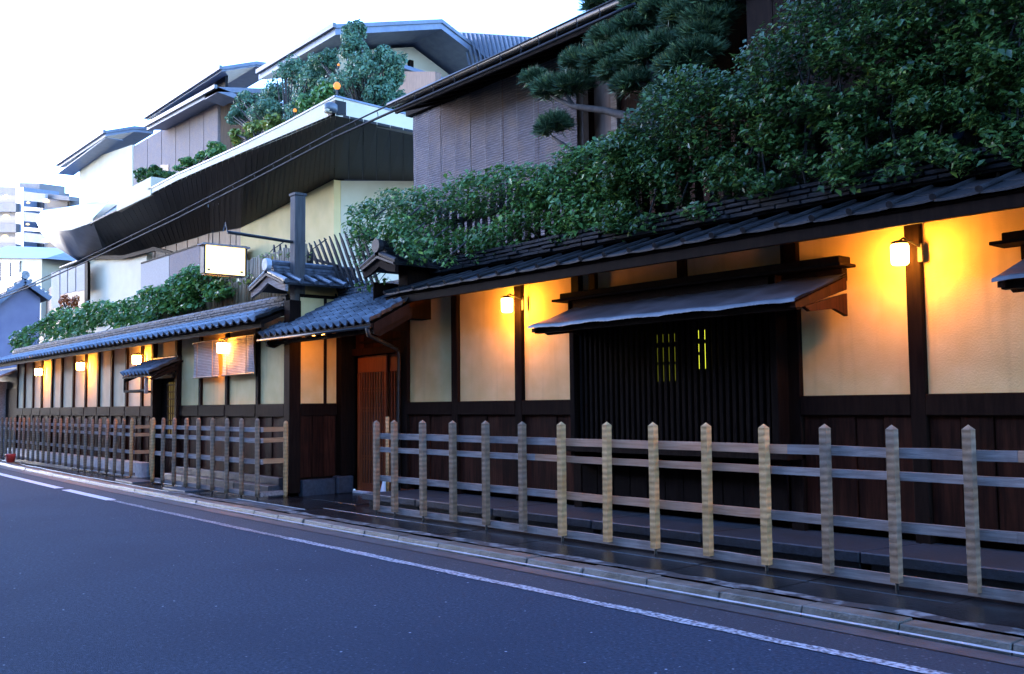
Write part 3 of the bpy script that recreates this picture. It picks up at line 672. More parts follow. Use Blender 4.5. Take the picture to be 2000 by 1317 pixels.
# little gabled roofs on the sleeve walls either side
def sleeve_roof(name, xc, hw, y0, y1, zr, ze, tm):
    r = BX(name, M['plaster'] if name == 'left_sleeve' else M['dark'], en, xc-.1, xc+.1, y0+.35, y1, ze-.5, zr-.12) if False else MB().prism([(xc-.1,y0+.35,ze-.6),(xc+.1,y0+.35,ze-.6),(xc+.1,y0+.35,ze+.06),(xc,y0+.35,zr-.1),(xc-.1,y0+.35,ze+.06)], (0,y1-y0-.36,0)).build('sleeve_wall', M['plaster'] if tm == 'tile' else M['dark'], en)
    for s in (-1, 1):
        a = (xc, zr-.05); b = (xc+s*hw, ze)
        m1 = ((a[0]+b[0])/2, (a[1]+b[1])/2-.025)
        MB().prism([(a[0],y0,a[1]),(m1[0],y0,m1[1]),(b[0],y0,b[1]),(b[0],y0,b[1]-.09),(m1[0],y0,m1[1]-.09),(a[0],y0,a[1]-.1)], (0,.04,0)).build('bargeboard', M['greywood'] if tm == 'tile' else M['dark'], r)
        MB().prism([(a[0],y0-.03,a[1]),(b[0],y0-.03,b[1]),(b[0],y0-.03,b[1]+.03),(a[0],y0-.03,a[1]+.03)], (0,y1-y0,0)).build('slope', M['tile_dark'], r)
        n = int((y1-y0)/.2)
        for i in range(n+1):
            y = y0+.0+i*(y1-y0)/n
            MB().tube([(a[0]+s*.04,y,a[1]+.05),(b[0]+s*.03,y,b[1]+.045)], .035, 8).build('roll_tile', M[tm], r)
    for k in range(3): BX('ridge_tile', M[tm], r, xc-.1+.012*k, xc+.1-.012*k, y0+.05, y1, zr-.03+.04*k, zr+.004+.04*k, .005)
    MB().tube([(xc,y0+.04,zr+.12),(xc,y1,zr+.12)], .055, 10).build('ridge_cap', M[tm], r)
    MB().tube([(xc,y0-.05,zr+.1),(xc,y0+.02,zr+.1)], .085, 12).build('end_ornament', M['palestone'] if tm == 'tile' else M[tm], r)
    return r
sleeve_roof('left_sleeve', -12.25, .52, 5.95, 7.3, 3.1, 2.88, 'tile')
g = ay(733,480,6.25); sleeve_roof('right_sleeve', g.x, .36, 6.3, 7.2, g.z-.1, ay(700,530,6.25).z, 'tile_dark')

# ================================================================ LAMPS, SIGN, BLINDS
def wall_lamp(x, y, z, wall_y, label, r=.062, h=.15):
    t = thing('wall_lamp', label, 'lamp', (x, y, z), 'lit lamps on the street wall')
    MB().lathe((x,y,z), [(r*.8,-h/2),(r,-h/2+.015),(r*1.04,h/2-.01),(r*.9,h/2)], 18).build('glass_shade', M['lamp'], t, smooth=True)
    MB().lathe((x,y,z), [(r*.5,h/2+.03),(r*1.0,h/2+.018),(r*1.0,h/2+.002)], 18).build('cap', M['iron'], t)
    BX('wall_plate', M['iron'], t, x+.05, x+.09, wall_y-.02, wall_y, z-.05, z+.09, .004)
    MB().tube([(x,y,z+h/2+.03),(x+.02,y+.02,z+h/2+.05),(x+.07,wall_y-.01,z+h/2-.01)], .008, 6).build('arm', M['iron'], t)
    return t
wall_lamp(-8.13, 6.77, 2.335, W-.05, 'lit glass lamp on the dark post between the awning and the entrance')
wall_lamp(-3.60, 6.77, 2.325, W-.05, 'lit glass lamp on the wide dark post between the two lean-to awnings')
for px, py, lab in ((434,680,'lit lamp hanging between the two reed blinds'), (267,703,'lit globe lamp just beside the tiled side door hood'),
                    (157,716,'lit globe lamp, middle one of three on the pale panelled wall'), (75,727,'lit globe lamp at the far end of the pale panelled wall')):
    p = ay(px, py, 6.02); wall_lamp(p.x, 6.02, p.z, WL-.045, lab, .075, .15)
cl = thing('ceiling_lamp', 'flat lit lamp under the tiled entrance canopy', 'lamp', (-11.55, 6.3, 2.2))
MB().lathe((-11.55,6.3,2.2), [(.1,0),(.14,.03),(.14,.05)], 18).build('diffuser', M['lamp_canopy'], cl); MB().lathe((-11.55,6.3,2.25), [(.16,0),(.16,.03)], 18).build('rim', M['iron'], cl)

sp = thing('sign_post', 'thick square weathered post rising above the entrance roof, carrying the sign arm', 'post', (-12.1, 6.32, 2.7))
M['oldpost'] = mat('old_post', (.06,.05,.045), (.1,.085,.075), 6, .8, .4, 30, stretch=(6,6,.6))
BX('shaft', M['oldpost'], sp, -12.18, -12.02, 6.24, 6.4, 2.7, 4.17, .012); MB().prism([(-12.19,6.23,4.171),(-12.01,6.23,4.171),(-12.01,6.41,4.171),(-12.19,6.41,4.171)], (0,0,.035)).build('cap', M['oldpost'], sp)
MB().tube([(-12.1,6.24,3.52),(-12.1,5.3,3.56)], .022, 8).build('arm', M['iron'], sp)
sg = thing('hanging_sign', 'glowing white lantern sign box hanging from an iron arm above the street fence', 'sign', (-12.1, 5.25, 3.0))
BX('frame', M['iron'], sg, -12.16, -12.04, 4.96, 4.985, 2.99, 3.35); BX('frame', M['iron'], sg, -12.16, -12.04, 5.525, 5.55, 2.99, 3.35)
BX('roof_board', M['greywood'], sg, -12.19, -12.01, 4.93, 5.58, 3.352, 3.375); BX('frame', M['iron'], sg, -12.16, -12.04, 4.986, 5.524, 2.97, 2.99)
BX('lit_face', M['sign'], sg, -12.15, -12.05, 4.986, 5.524, 2.991, 3.35)
for y in (5.03, 5.48): BX('corner_mark', M['bamboo'], sg, -12.0495, -12.045, y-.02, y+.02, 3.02, 3.05)
for y in (5.1, 5.42): MB().tube([(-12.1,y,3.37),(-12.1,y,3.56)], .006, 6).build('hanger', M['iron'], sg)
MB().tube([(-12.1,5.3,3.56),(-12.1,5.27,3.68),(-12.1,5.24,3.56)], .008, 6).build('hook', M['steel'], sg)

def blind(px0, px1, py0, py1, y, label):
    a = ay(px0, py0, y); b = ay(px1, py1, y); mb = MB()
    t = thing('reed_blind', label, 'blind', ((a.x+b.x)/2, y, b.z), 'pale reed blinds on the street wall')
    rows = []
    for j in range(7):
        z = a.z+(b.z-a.z)*j/6
        rows.append([(a.x+(b.x-a.x)*i/8, y+.012*math.sin(i*1.3+j*.5), z+.012*math.sin(i*.9)) for i in range(9)])
    mb.grid(rows).build('reed_mat', M['sudare_pale'], t, fix=False)
    MB().tube([(a.x-.03,y,a.z+.01),(b.x+.03,y,a.z+.01)], .018, 8).build('top_rod', M['bamboo'], t); MB().tube([(a.x,y,b.z),(b.x,y,b.z)], .014, 8).build('bottom_rod', M['bamboo'], t)
    for k in (.2,.8): xx = a.x+(b.x-a.x)*k; MB().tube([(xx,y-.02,a.z),(xx,y-.02,b.z)], .005, 5).build('cord', M['bamboo'], t)
blind(378,427,672,735,6.1,'pale reed blind hung next to the tiled side door hood'); blind(434,496,664,729,6.1,'pale reed blind hung on the panel nearer the entrance')

# ================================================================ FENCES ABOVE THE EAVES
bf = thing('bamboo_screen', 'close-set brown bamboo screen behind the lantern sign, above the eave with reed blinds', 'screen', (-14.5, 6.62, 2.7))
bam = MB().lathe((0,0,0), [(.026,0),(.025,.5),(.022,.9)], 8).mesh('bamboo_pole', M['bamboo'], smooth=True)
xx = -18.2
while xx < -12.45:
    put('bamboo_pole', bam, (xx, 6.62+random.uniform(-.01,.01), 2.68+random.uniform(-.03,.03)), bf, rot=(R(random.uniform(-1,1)), R(random.uniform(-1,1)), 0)); xx += .07
for z in (2.95, 3.35): MB().tube([(-18.3,6.66,z),(-12.4,6.66,z)], .02, 8).build('rail', M['bamboo'], bf)
BX('backing', M['picket'], bf, -18.3, -12.4, 6.7, 6.72, 2.7, 3.45)
sf = thing('spiked_fence', 'dark fence of tilted pointed stakes above the entrance canopy', 'fence', (-11.6, 6.85, 2.8))
stake = MB().prism([(-.022,-.012,0),(.022,-.012,0),(.022,-.012,.72),(0,-.012,.84),(-.022,-.012,.72)], (0,.024,0)).mesh('stake', M['picket'])
for i, px in enumerate(range(600, 712, 10)):
    p = ay(px+38, 585, 6.95); q = ay(px, 478-(px-600)*.32, 6.95); d = q-p
    put('stake', stake, p, sf, rot=(R(3), math.atan2(d.x, d.z), 0), scale=(1,1,d.length/.84))
for i, px in enumerate((535,547,558,569,598,608)):
    p = ay(px+2, 545, 6.75); q = ay(px, 478, 6.75); d = q-p; put('stake', stake, p, sf, rot=(0, math.atan2(d.x, d.z), 0), scale=(1,1,d.length/.84))
for (a, b) in (((560,505),(720,600)), ((590,500),(660,520))): MB().beam(ay(*a, 6.98), ay(*b, 6.98), .03, .04).build('rail', M['picket'], sf)
pf2 = thing('picket_screen', 'dark upright board screen standing behind the vine, above the eave over the lattice window', 'screen', (-6, 7.35, 3.0))
brd = MB().box(-.045,.045,-.01,.01,0,1.0).mesh('board', M['picket'])
xx = -10.2
while xx < .2:
    put('board', brd, (xx, 7.36, 2.95), pf2, scale=(1,1,random.uniform(.8,1.0))); xx += random.uniform(.15,.18)
for z in (3.15, 3.6): MB().beam((-10.3,7.39,z),(.2,7.39,z), .03, .06).build('rail', M['picket'], pf2)

# ================================================================ VINES
def vine(label, top, bot, y0, depth, n, size, px_range, lm, thr=-.15, stems=14, y_bulge=.2, group='climbing vines above the eaves', extra=None):
    P, N = [], []; pr = px_range; tries = 0
    while len(P) < n and tries < n*12:
        tries += 1
        px = random.uniform(*pr); t = random.random(); py = interp(top, px)+(interp(bot, px)-interp(top, px))*t
        edge = 14*noise.noise((px*.02, t*3, 4.4))
        q = noise.noise((px*.013, py*.022, 9.1)) + .6*noise.noise((px*.04, py*.06, 3.1))
        if q < thr - .35*(t < .25) + .25*(t > .75): continue
        y = y0 - y_bulge*(.35+q)*random.uniform(.2,1) + depth*random.random()**1.5
        p = ay(px, py+edge, y0); P.append((p.x, y, p.z+random.gauss(0,.02)))
        N.append((random.gauss(0,.45), -.55+random.gauss(0,.35), 1.0+random.gauss(0,.35)))
    P = np.array(P); c = P.mean(0)
    t = thing('climbing_vine', label, 'vine', (c[0], c[1], P[:,2].min()), group)
    leafmesh('foliage', lm, P, N, size, t)
    mb = MB()
    for _ in range(stems):
        px = random.uniform(*pr); pts = []; py = interp(bot, px); pp = px
        for k in range(7):
            pts.append(ay(pp, py, y0+.08)); pp += random.uniform(-16, 22); py -= (interp(bot,px)-interp(top,px))/7
        mb.tube(pts, [.012-.0012*k for k in range(7)], 5)
    kind(mb.build('stem', M['vinestem'], t), 'stuff')
    return t
top = [(688,405),(720,385),(760,372),(850,362),(900,345),(960,330),(1050,318),(1110,292),(1200,262),(1250,235),(1300,200)]
bot = [(688,500),(720,545),(760,510),(800,530),(880,535),(930,510),(1000,490),(1100,472),(1160,462),(1300,450)]
vine('bushy green vine spilling over the ridge tiles beside the entrance gable', top, bot, 7.0, .35, 18000, .066, (688,1230), M['leaf'], -.3, 10)
top2 = [(1180,275),(1250,200),(1300,150),(1340,120),(1400,128),(1440,128),(1480,85),(1520,40),(1545,0),(1600,-60),(2000,-80)]
bot2 = [(1180,455),(1300,445),(1400,425),(1480,385),(1600,370),(1800,355),(2000,345)]
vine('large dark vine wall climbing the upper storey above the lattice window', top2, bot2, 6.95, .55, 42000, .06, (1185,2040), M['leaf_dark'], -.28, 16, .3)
topl = [(22,650),(60,630),(110,608),(170,592),(250,578),(300,565),(340,535),(380,522),(430,525),(480,540),(500,548)]
botl = [(22,688),(150,668),(250,652),(310,640),(360,600),(420,580),(500,562)]
vine('light green vine trailing along the tiled ridge of the pale panelled wing', topl, botl, 6.4, .3, 9000, .12, (22,440), M['leaf_light'], -.3, 10, .12)
def spray(label, spots, per, size, lm, y):
    bl = []
    for (px, py, rx, rz) in spots:
        c = ay(px, py, y); k = (c-CAMPOS).length/1900; bl.append((tuple(c), (rx*k, .16, rz*k), rx*rz/400))
    zb = min(c[2]-r[2] for c, r, w in bl); t = thing('climbing_vine', label, 'vine', (bl[0][0][0], y, zb), 'climbing vines above the eaves')
    P, N = blobs_leaves(bl, per, 1.0); leafmesh('foliage', M[lm], P, N, size, t)
    mb = MB()
    for (c, r, w) in bl: mb.tube([(c[0], c[1]+.3, c[2]+.25), (c[0], c[1]+.1, c[2]+.1), (c[0]-r[0]*.5, c[1], c[2]-r[2]*.6)], [.01,.007,.003], 5)
    kind(mb.build('stem', M['vinestem'], t), 'stuff')
spray('leafy vine shoots hanging round the dark gable end above the canopy', [(700,470,16,30),(715,440,25,30),(690,440,14,35),(760,450,35,25),(790,470,30,25),(815,505,18,14),(712,560,12,12),(742,545,8,8),(835,480,30,22),(870,510,16,14),(755,470,30,18),(800,490,30,18),(780,440,40,22)], 90, .065, 'leaf', 6.45)
spray('vine tips beside the glowing lantern sign, its yellow light painted into the leaves', [(440,550,25,12),(480,545,20,12),(395,560,22,18),(560,500,16,6),(520,500,14,6),(600,498,14,5)], 60, .08, 'shrub_y', 6.5)  # yellow light from the sign is put into the leaf colour

# ================================================================ PINE
pt = thing('pine_tree', 'dark layered garden pine in front of the reed-clad upper storey', 'tree', (-6.9, 7.9, 3.0))
PY = 7.85
def trunk(pts, r, name='limb', par=None):
    return MB().tube([ay(a, b, PY+.0) for a, b in pts], r, 8).build(name, M['bark'], par or pt, smooth=True)
tr = trunk([(1300,430),(1292,330),(1275,250),(1285,170),(1262,110),(1290,50)], [.1,.09,.075,.06,.045,.03], 'trunk')
trunk([(1288,270),(1230,228),(1180,216),(1120,208),(1090,195),(1060,175)], [.055,.05,.042,.035,.025,.012], par=tr); trunk([(1120,208),(1105,185),(1080,165)], [.03,.02,.01], par=tr)
trunk([(1150,340),(1120,300),(1100,282),(1078,268)], [.035,.03,.025,.015], par=tr); trunk([(1285,180),(1230,150),(1170,110)], [.045,.03,.015], par=tr)
trunk([(1275,130),(1320,80),(1345,40)], [.04,.03,.015], par=tr); trunk([(1280,215),(1330,180),(1370,160)], [.04,.03,.015], par=tr)
def pine_pad(px, py, rx, rz, n):
    c = ay(px, py, PY); s = 1/285*1.18; rx *= s; rz *= s
    P, D = [], []
    for _ in range(n):
        u = random.random()*6.283; q = math.sqrt(random.random()); x = q*math.cos(u)*rx; y = q*math.sin(u)*rx*.75
        z = rz*(1-q*q)*random.uniform(-.35,1)+random.gauss(0,.015)
        P.append((c.x+x, PY+y, c.z+z+.06*noise.noise((x*9,y*9,c.z)))); D.append((x/rx*1.0, y/rx*1.0, .7))
    return P, D
pads = [(1085,178,66,24),(1045,160,30,16),(1140,125,60,24),(1120,170,48,18),(1195,80,62,28),(1190,120,70,26),(1240,55,50,25),(1260,120,70,30),(1300,95,60,30),(1330,130,60,28),(1345,35,60,30),
        (1370,70,55,25),(1240,165,55,24),(1080,250,44,24),(1300,190,50,25),(1180,8,50,20),(1330,-5,70,30),(1400,10,70,30),(1260,10,60,20),(1210,140,55,22),(1230,100,55,22),(1360,105,60,25),(1385,40,60,28),(1300,25,60,26)]
PP, DD = [], []
for (a, b, c, d) in pads:
    p, q = pine_pad(a, b, c, d, int(6*c)); PP += p; DD += q
def needles(name, m, P, D, L, k, w):
    V, Fc = [], []
    for p, d in zip(P, D):
        b = len(V); p = Vector(p); d = Vector(d).normalized(); V.append(p)
        for _ in range(k):
            q = (d + Vector((random.gauss(0,.55), random.gauss(0,.55), random.gauss(0,.45)))).normalized()
            sd = q.cross(Vector((random.gauss(0,1), random.gauss(0,1), random.gauss(0,1)))).normalized(); ln = L*random.uniform(.7,1.2)
            i = len(V); V += [p+q*ln*.55+sd*w, p+q*ln*.55-sd*w, p+q*ln]; Fc += [(b,i,i+1),(i,i+2,i+1)]
    c = sum(V, Vector())/len(V); c.z = min(v.z for v in V)
    me = bpy.data.meshes.new(name); me.from_pydata([tuple(v-c) for v in V], [], Fc); me.materials.append(m)
    return kind(put(name, me, c, pt), 'stuff')
needles('crown', M['pine'], PP, DD, .14, 12, .006)
tips = [i for i in range(len(PP)) if PP[i][1] < PY+.1 and random.random() < .1]
needles('fresh_tips', M['pine_tip'], [PP[i] for i in tips], [(DD[i][0]*.3, DD[i][1]*.3, 1.6) for i in tips], .11, 12, .006)

# ================================================================ REED-CLAD UPPER STOREY
uh = thing('upper_storey', 'upper storey clad in grey reed blinds under a long dark eave', 'building', (-9, 8.5, 3.0))
B = 8.5
xl = ay(808, 290, B).x; xr = ay(1128, 250, B).x
BX('wall', M['brownwood'], uh, xl+.02, 3, B+.05, B+.4, 2.0, 6.2)
zt = ay(808,228,B).z; n = 5
for i in range(n):
    a = xl+(xr-xl)*i/n; b = xl+(xr-xl)*(i+1)/n; rows = []
    for j in range(13):
        z = 3.2+(zt-3.2)*j/12; rows.append([(a+.006+(b-a-.012)*k/6, B-.01+.005*math.sin(k*1.1+j)+.004*math.sin(j*2.1), z) for k in range(7)])
    MB().grid(rows).build('reed_blind', M['sudare'], uh, fix=False)
for k in range(11):
    xx = xl+.1+(xr-xl-.2)*k/10; MB().tube([(xx,B-.035,3.2),(xx,B-.035,zt)], .004, 5).build('cord', M['greywood'], uh)
BX('head_beam', M['dark'], uh, xl-.1, 3, B-.08, B+.04, zt+.01, zt+.16); 
for p in (1150, 1205): xx = ay(p, 200, B).x; BX('post', M['greywood'] if p == 1205 else M['dark'], uh, xx-.05, xx+.05, B-.06, B+.04, 3, zt)
BX('plaster_panel', M['redwood'], uh, ay(1215,200,B).x, ay(1500,200,B).x, B-.03, B+.03, 3, zt)
E0 = ay(790, 196, 7.75); zE = E0.z
r2 = MB().hexa([(E0.x-.35,7.75,zE-.02),(3,7.75,zE-.02),(3,10.5,zE+1.0),(E0.x-.35,10.5,zE+1.0)], [(E0.x-.35,7.75,zE+.06),(3,7.75,zE+.06),(3,10.5,zE+1.1),(E0.x-.35,10.5,zE+1.1)]).build('roof', M['tile_dark'], uh)
BX('fascia', M['dark'], r2, E0.x-.3, 3, 7.78, 7.82, zE-.12, zE-.022)
for k in range(24): xx = E0.x-.2+.4*k; MB().beam((xx,7.83,zE-.08),(xx,8.8,zE+.28), .05, .06).build('rafter', M['dark'], r2)
MB().tube([(E0.x-.35,7.7,zE),(3,7.7,zE+.02)], .04, 10).build('gutter', M['iron'], r2, smooth=True)
# window wall half hidden behind the vine
vw = thing('vine_covered_bay', 'dark board bay with a window reflecting the sky through the vine', 'building', (-3.5, 7.75, 2.9))
for i in range(20): BX('board', M['dark'], vw, -5.6+.3*i, -5.6+.3*i+.29, 7.75, 7.8, 2.9, 5.2 if not (6 <= i <= 9) else 3.35)
BX('lintel', M['dark'], vw, -3.8, -2.6, 7.72, 7.8, 4.0, 5.2)
MB().hexa([(-3.79,7.80,3.36),(-2.61,7.80,3.36),(-2.61,7.80,3.37),(-3.79,7.80,3.37)], [(-3.79,7.95,3.99),(-2.61,7.95,3.99),(-2.61,7.96,3.99),(-3.79,7.96,3.99)]).build('window_pane', M['glass'], vw)
for k in range(4): BX('muntin', M['dark'], vw, -3.8+.39*k, -3.77+.39*k, 7.74, 7.79, 3.35, 4.0)
BX('roof', M['tile_dark'], vw, -5.7, 1, 7.7, 8.6, 5.2, 5.3)

# ================================================================ OVERHEAD CABLES
CYY = 6.6
M['cable'] = mat('cable_sheath', (.012,.012,.014), (.02,.02,.022), 6, .7, spec=.15)
def cable(pts, r, label, y):
    P = [ay(a, b, y) for a, b in pts]; Q = []
    for i in range(len(P)-1):
        for k in range(6): Q.append(P[i].lerp(P[i+1], k/6))
    Q.append(P[-1]); return tag(MB().tube(Q, r, 6).build('overhead_cable', M['cable'], None, smooth=True), label, 'cable', 'overhead cables')
up = [(-60,602),(60,555),(165,505),(340,420),(500,338),(655,255),(800,186),(1000,94),(1240,-20)]
lo = [(-60,606),(60,560),(165,513),(340,430),(500,349),(655,268),(800,203),(1000,116),(1240,8)]
c1 = cable(up, .011, 'upper overhead cable of the pair strung along the street', CYY); c2 = cable(lo, .016, 'lower thicker overhead cable hung on short hooks along the street', CYY)
for k in range(26):
    px = 170+k*40+6*math.sin(k); a = ay(px, interp(up, px), CYY); b = ay(px+2, interp(lo, px), CYY)
    MB().tube([a, (a+b)/2+Vector((.015,0,0)), b], .005, 5).build('hook', M['cable'], c2)
c3 = cable([(640,258),(820,330),(1000,395)], .006, 'x', 6.6) if False else None

# ================================================================ MODERN TERRACED BUILDING
mbd = thing('terraced_building', 'modern stepped building with cream parapets, deep dark soffit and bluish gabled roofs', 'building', (-24, 12, 0))
PYY = 10.0
cA = ay(655, 190, PYY); xC = cA.x; zT = cA.z
def pz(pts, y): return [ay(a, b, y) for a, b in pts]
# parapet along the street, in pours
tp = [(655,190),(560,241),(470,286),(401,318),(346,342),(290,372)]
bt = [(655,226),(560,266),(470,303),(401,332),(346,356),(290,384)]
for i in range(len(tp)-1):
    a = ay(*tp[i], PYY); b = ay(*tp[i+1], PYY); c = ay(*bt[i+1], PYY); d = ay(*bt[i], PYY)
    if i == 0:
        s = ay(682-0,190,PYY); 
    MB().prism([a, b, c, d], (0,.18,0)).build('parapet', M['cream'], mbd)
    MB().prism([a+Vector((0,-.02,.04)), b+Vector((0,-.02,.04)), b+Vector((0,-.02,0.002)), a+Vector((0,-.02,0.002))], (0,.24,0)).build('coping', M['bluish'], mbd)
pe = ax_(812, 229, xC); pb = ax_(812, 260, xC); pa = ax_(655, 190, xC); pc = ax_(655, 226, xC)
MB().prism([pa+Vector((0,.19,-.001)), pe, pb, pc+Vector((0,.19,0))], (-.18,0,0)).build('parapet', M['cream'], mbd)
MB().prism([pa+Vector((.02,.0,.04)), pe+Vector((.02,0,.04)), pe+Vector((.02,0,.002)), pa+Vector((.02,0,.002))], (-.24,0,0)).build('coping', M['bluish'], mbd)
# corner niche with a floodlight
nz0 = ay(641,196,PYY-.01); nz1 = ay(655,222,PYY-.01)
BX('niche', M['soffit'], mbd, nz0.x, xC+.012, PYY-.012, PYY+.25, zT-.34, zT-.06)
fl = thing('floodlight', 'small round floodlight sitting in the corner niche of the cream parapet', 'floodlight', (xC-.02, PYY-.1, zT-.3))
MB().lathe((xC-.02,PYY-.1,zT-.34), [(.12,0),(.15,.06),(.14,.16),(.08,.2)], 16).build('housing', M['steel'], fl, smooth=True); MB().lathe((xC-.0,PYY-.16,zT-.36), [(.06,0),(.09,.05),(.06,.1)], 14).build('lens', M['cream'], fl, smooth=True)
# terrace slab
MB().prism([(xC-.2,PYY+.2,zT-.12),(xC-.2,18,zT-.12),(-28.5,18,zT-.12),(-28.5,PYY+.2,zT-.12)], (0,0,.05)).build('terrace_slab', M['concrete'], mbd)
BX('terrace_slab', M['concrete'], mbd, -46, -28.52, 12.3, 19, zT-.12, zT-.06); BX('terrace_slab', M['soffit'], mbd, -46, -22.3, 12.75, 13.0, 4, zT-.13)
# soffit: boards fanned between the outer lip and the inner wall
YI = 12.5
outer = [(812,260,'x'),(655,226),(600,249),(540,274),(470,303),(401,332),(346,356),(276,391),(215,418),(175,438)]
inner = [(812,354),(652,350),(590,383),(530,414),(470,445),(410,455),(370,468),(320,482),(270,495),(210,505)]
O = [pb] + [ay(a, b, PYY) for a, b in [q[:2] for q in outer[1:]]]
xW = ay(652,350,YI).x
I = [ax_(812,354,xW)] + [ay(a, b, YI) for a, b in inner[1:]]
for i in range(len(O)-1):
    k = 6
    for j in range(k):
        a, b = O[i].lerp(O[i+1], j/k), O[i].lerp(O[i+1], (j+1)/k-.006); c, d = I[i].lerp(I[i+1], (j+1)/k-.006), I[i].lerp(I[i+1], j/k)
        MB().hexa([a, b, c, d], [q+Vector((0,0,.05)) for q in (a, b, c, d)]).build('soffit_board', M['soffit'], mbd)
M['hull'] = mat('hull_cladding', (.035,.037,.05), (.06,.062,.08), 3, .4)
# rounded prow at the far end
prow_o = [(182,434,10.0),(140,449,10.1),(108,452,10.5),(85,447,11.0),(70,432,11.8)]
prow_i = [(216,503,12.5),(185,514,12.0),(163,518,11.4),(132,496,11.2),(92,458,11.6)]
Po = [ay(a,b,c) for a,b,c in prow_o]; Pi = [ay(a,b,c) for a,b,c in prow_i]
def refine(P, n=5):
    out = []
    for i in range(len(P)-1):
        for k in range(n): out.append(P[i].lerp(P[i+1], k/n))
    return out+[P[-1]]
ro, ri = refine(Po), refine(Pi)
mid = [(a+b)/2+Vector((0,.0,-.25)) for a, b in zip(ro, ri)]
MB().grid([ro, mid, ri]).build('prow_soffit', M['hull'], mbd, smooth=True, fix=False)
# shining curved metal top of the prow
lip = [p+Vector((0,-.02,.14)) for p in ro]; MB().grid([ro, lip]).build('prow_lip', M['cream'], mbd, smooth=True, fix=False)
crest = [ay(a,b,c) for a,b,c in [(245,400,11.2),(215,396,11.6),(180,395,12.2),(135,408,12.8),(95,425,12.8)]]
crest = refine(crest); midc = [(a+b)/2+Vector((0,0,.35)) for a, b in zip(lip, crest)]
M['bright_metal'] = mat('bright_metal', (.75,.77,.8), (.8,.82,.85), 2, .28, metallic=.85)
MB().grid([lip, midc, crest]).build('prow_top', M['bright_metal'], mbd, smooth=True, fix=False)
tip = ay(345,357,PYY)
bk2 = [ay(a,b,PYY) for a,b in [(346,356),(276,391),(215,418),(175,438)]]; bkt = [ay(a,b,c) for a,b,c in [(346,350,10.6),(290,372,10.8),(240,395,11.0),(225,402,11.1)]]
MB().grid([bk2, bkt]).build('lower_roof', M['roofmetal'], mbd, fix=False)
# planter
pc0 = ay(295,345,9.98); pl = ay(228,381,9.98); pbm = ay(295,380,9.98)
BX('planter_box', M['cream'], mbd, pl.x, pc0.x, 9.98, 11.6, pbm.z-.02, pc0.z, .01)
# inner walls
def wallpoly(name, m, pts, y, th=.2):
    return MB().prism(pz(pts, y), (0,th,0)).build(name, M[m], mbd)
wallpoly('wall', 'beige', [(652,351),(470,446),(470,790),(652,790)], YI)
a, b = ax_(652,351,xW), ax_(830,354,xW); MB().prism([a+Vector((0,.21,0)), b, Vector((xW,b.y,3)), Vector((xW,a.y+.21,3))], (-.2,0,0)).build('wall', M['cream'], mbd)
for i in range(9):
    p0, p1 = 470-i*21, 470-(i+1)*21+1.5; f = lambda p: interp([(280,493),(320,482),(370,468),(410,455),(470,445)], p)
    wallpoly('timber_panel', 'brownwood', [(p0,f(p0)+1),(p1,f(p1)+1),(p1,620),(p0,620)], YI+.0)
wallpoly('wall', 'cream', [(172,508),(210,505),(240,503),(274,494),(286,490),(286,790),(172,790)], 11.6)
wallpoly('beam', 'dark', [(172,500),(240,499),(285,487),(300,482),(335,492),(335,497),(300,490),(240,506),(172,507)], 11.4, .1)
wallpoly('terrace_blind', 'sudare_pale', [(275,515),(330,498),(330,600),(275,610)], 11.0, .04); wallpoly('terrace_blind', 'sudare', [(331,497),(390,479),(390,590),(331,600)], 11.0, .04)
wallpoly('blind_rail', 'dark', [(275,513),(390,476),(390,479),(275,516)], 10.98, .06)
for i, (a, b) in enumerate(((100,116),(118,131),(133,147),(149,165))):
    yb = 600 if i == 0 else 575-3*i
    wallpoly('hanging_blind', 'sudare_pale', [(a,533-(a-100)*.28),(b,533-(b-100)*.28),(b,yb),(a,yb+4)], 11.2, .04)
wallpoly('post', 'dark', [(165,512),(171,512),(171,640),(165,640)], 11.15, .1)
wallpoly('wall', 'brownwood', [(100,560),(172,560),(172,790),(60,790),(60,600)], 12.2)
wallpoly('wall', 'brownwood', [(270,560),(470,480),(470,790),(270,790)], 12.1)

# upper storeys
YU = 13.0
def gable(name, corner, y, apex, back, left, th, mr, over=.6, soff='bluish'):
    """ridge parallel to the street; gable end towards +x"""
    c = ay(*corner, y); x0 = c.x; a = ax_(*apex, x0); b = ax_(*back, x0); L = ay(*left, y).x
    d = Vector((0,0,-th)); e = Vector((L-x0,0,0))
    r = MB().hexa([c, a, a+d, c+d], [c+e, a+e, a+d+e, c+d+e]).build(name, M[mr], mbd)
    MB().hexa([a, b, b+d, a+d], [a+e, b+e, b+d+e, a+d+e]).build('back_slope', M[mr], r)
    t = Vector((.05,0,.03)); u = Vector((.05,0,-.09))
    for p, q in ((c, a), (a, b)):
        MB().hexa([p+t, q+t, q+u, p+u], [p+t-Vector((.06,0,0)), q+t-Vector((.06,0,0)), q+u-Vector((.06,0,0)), p+u-Vector((.06,0,0))]).build('verge_trim', M['roofmetal'], r)
    MB().beam(c+Vector((.06,-.06,-.02)), c+e+Vector((0,-.06,-.02)), .1, .14).build('gutter', M['steel'], r)
    return c, a, b, L
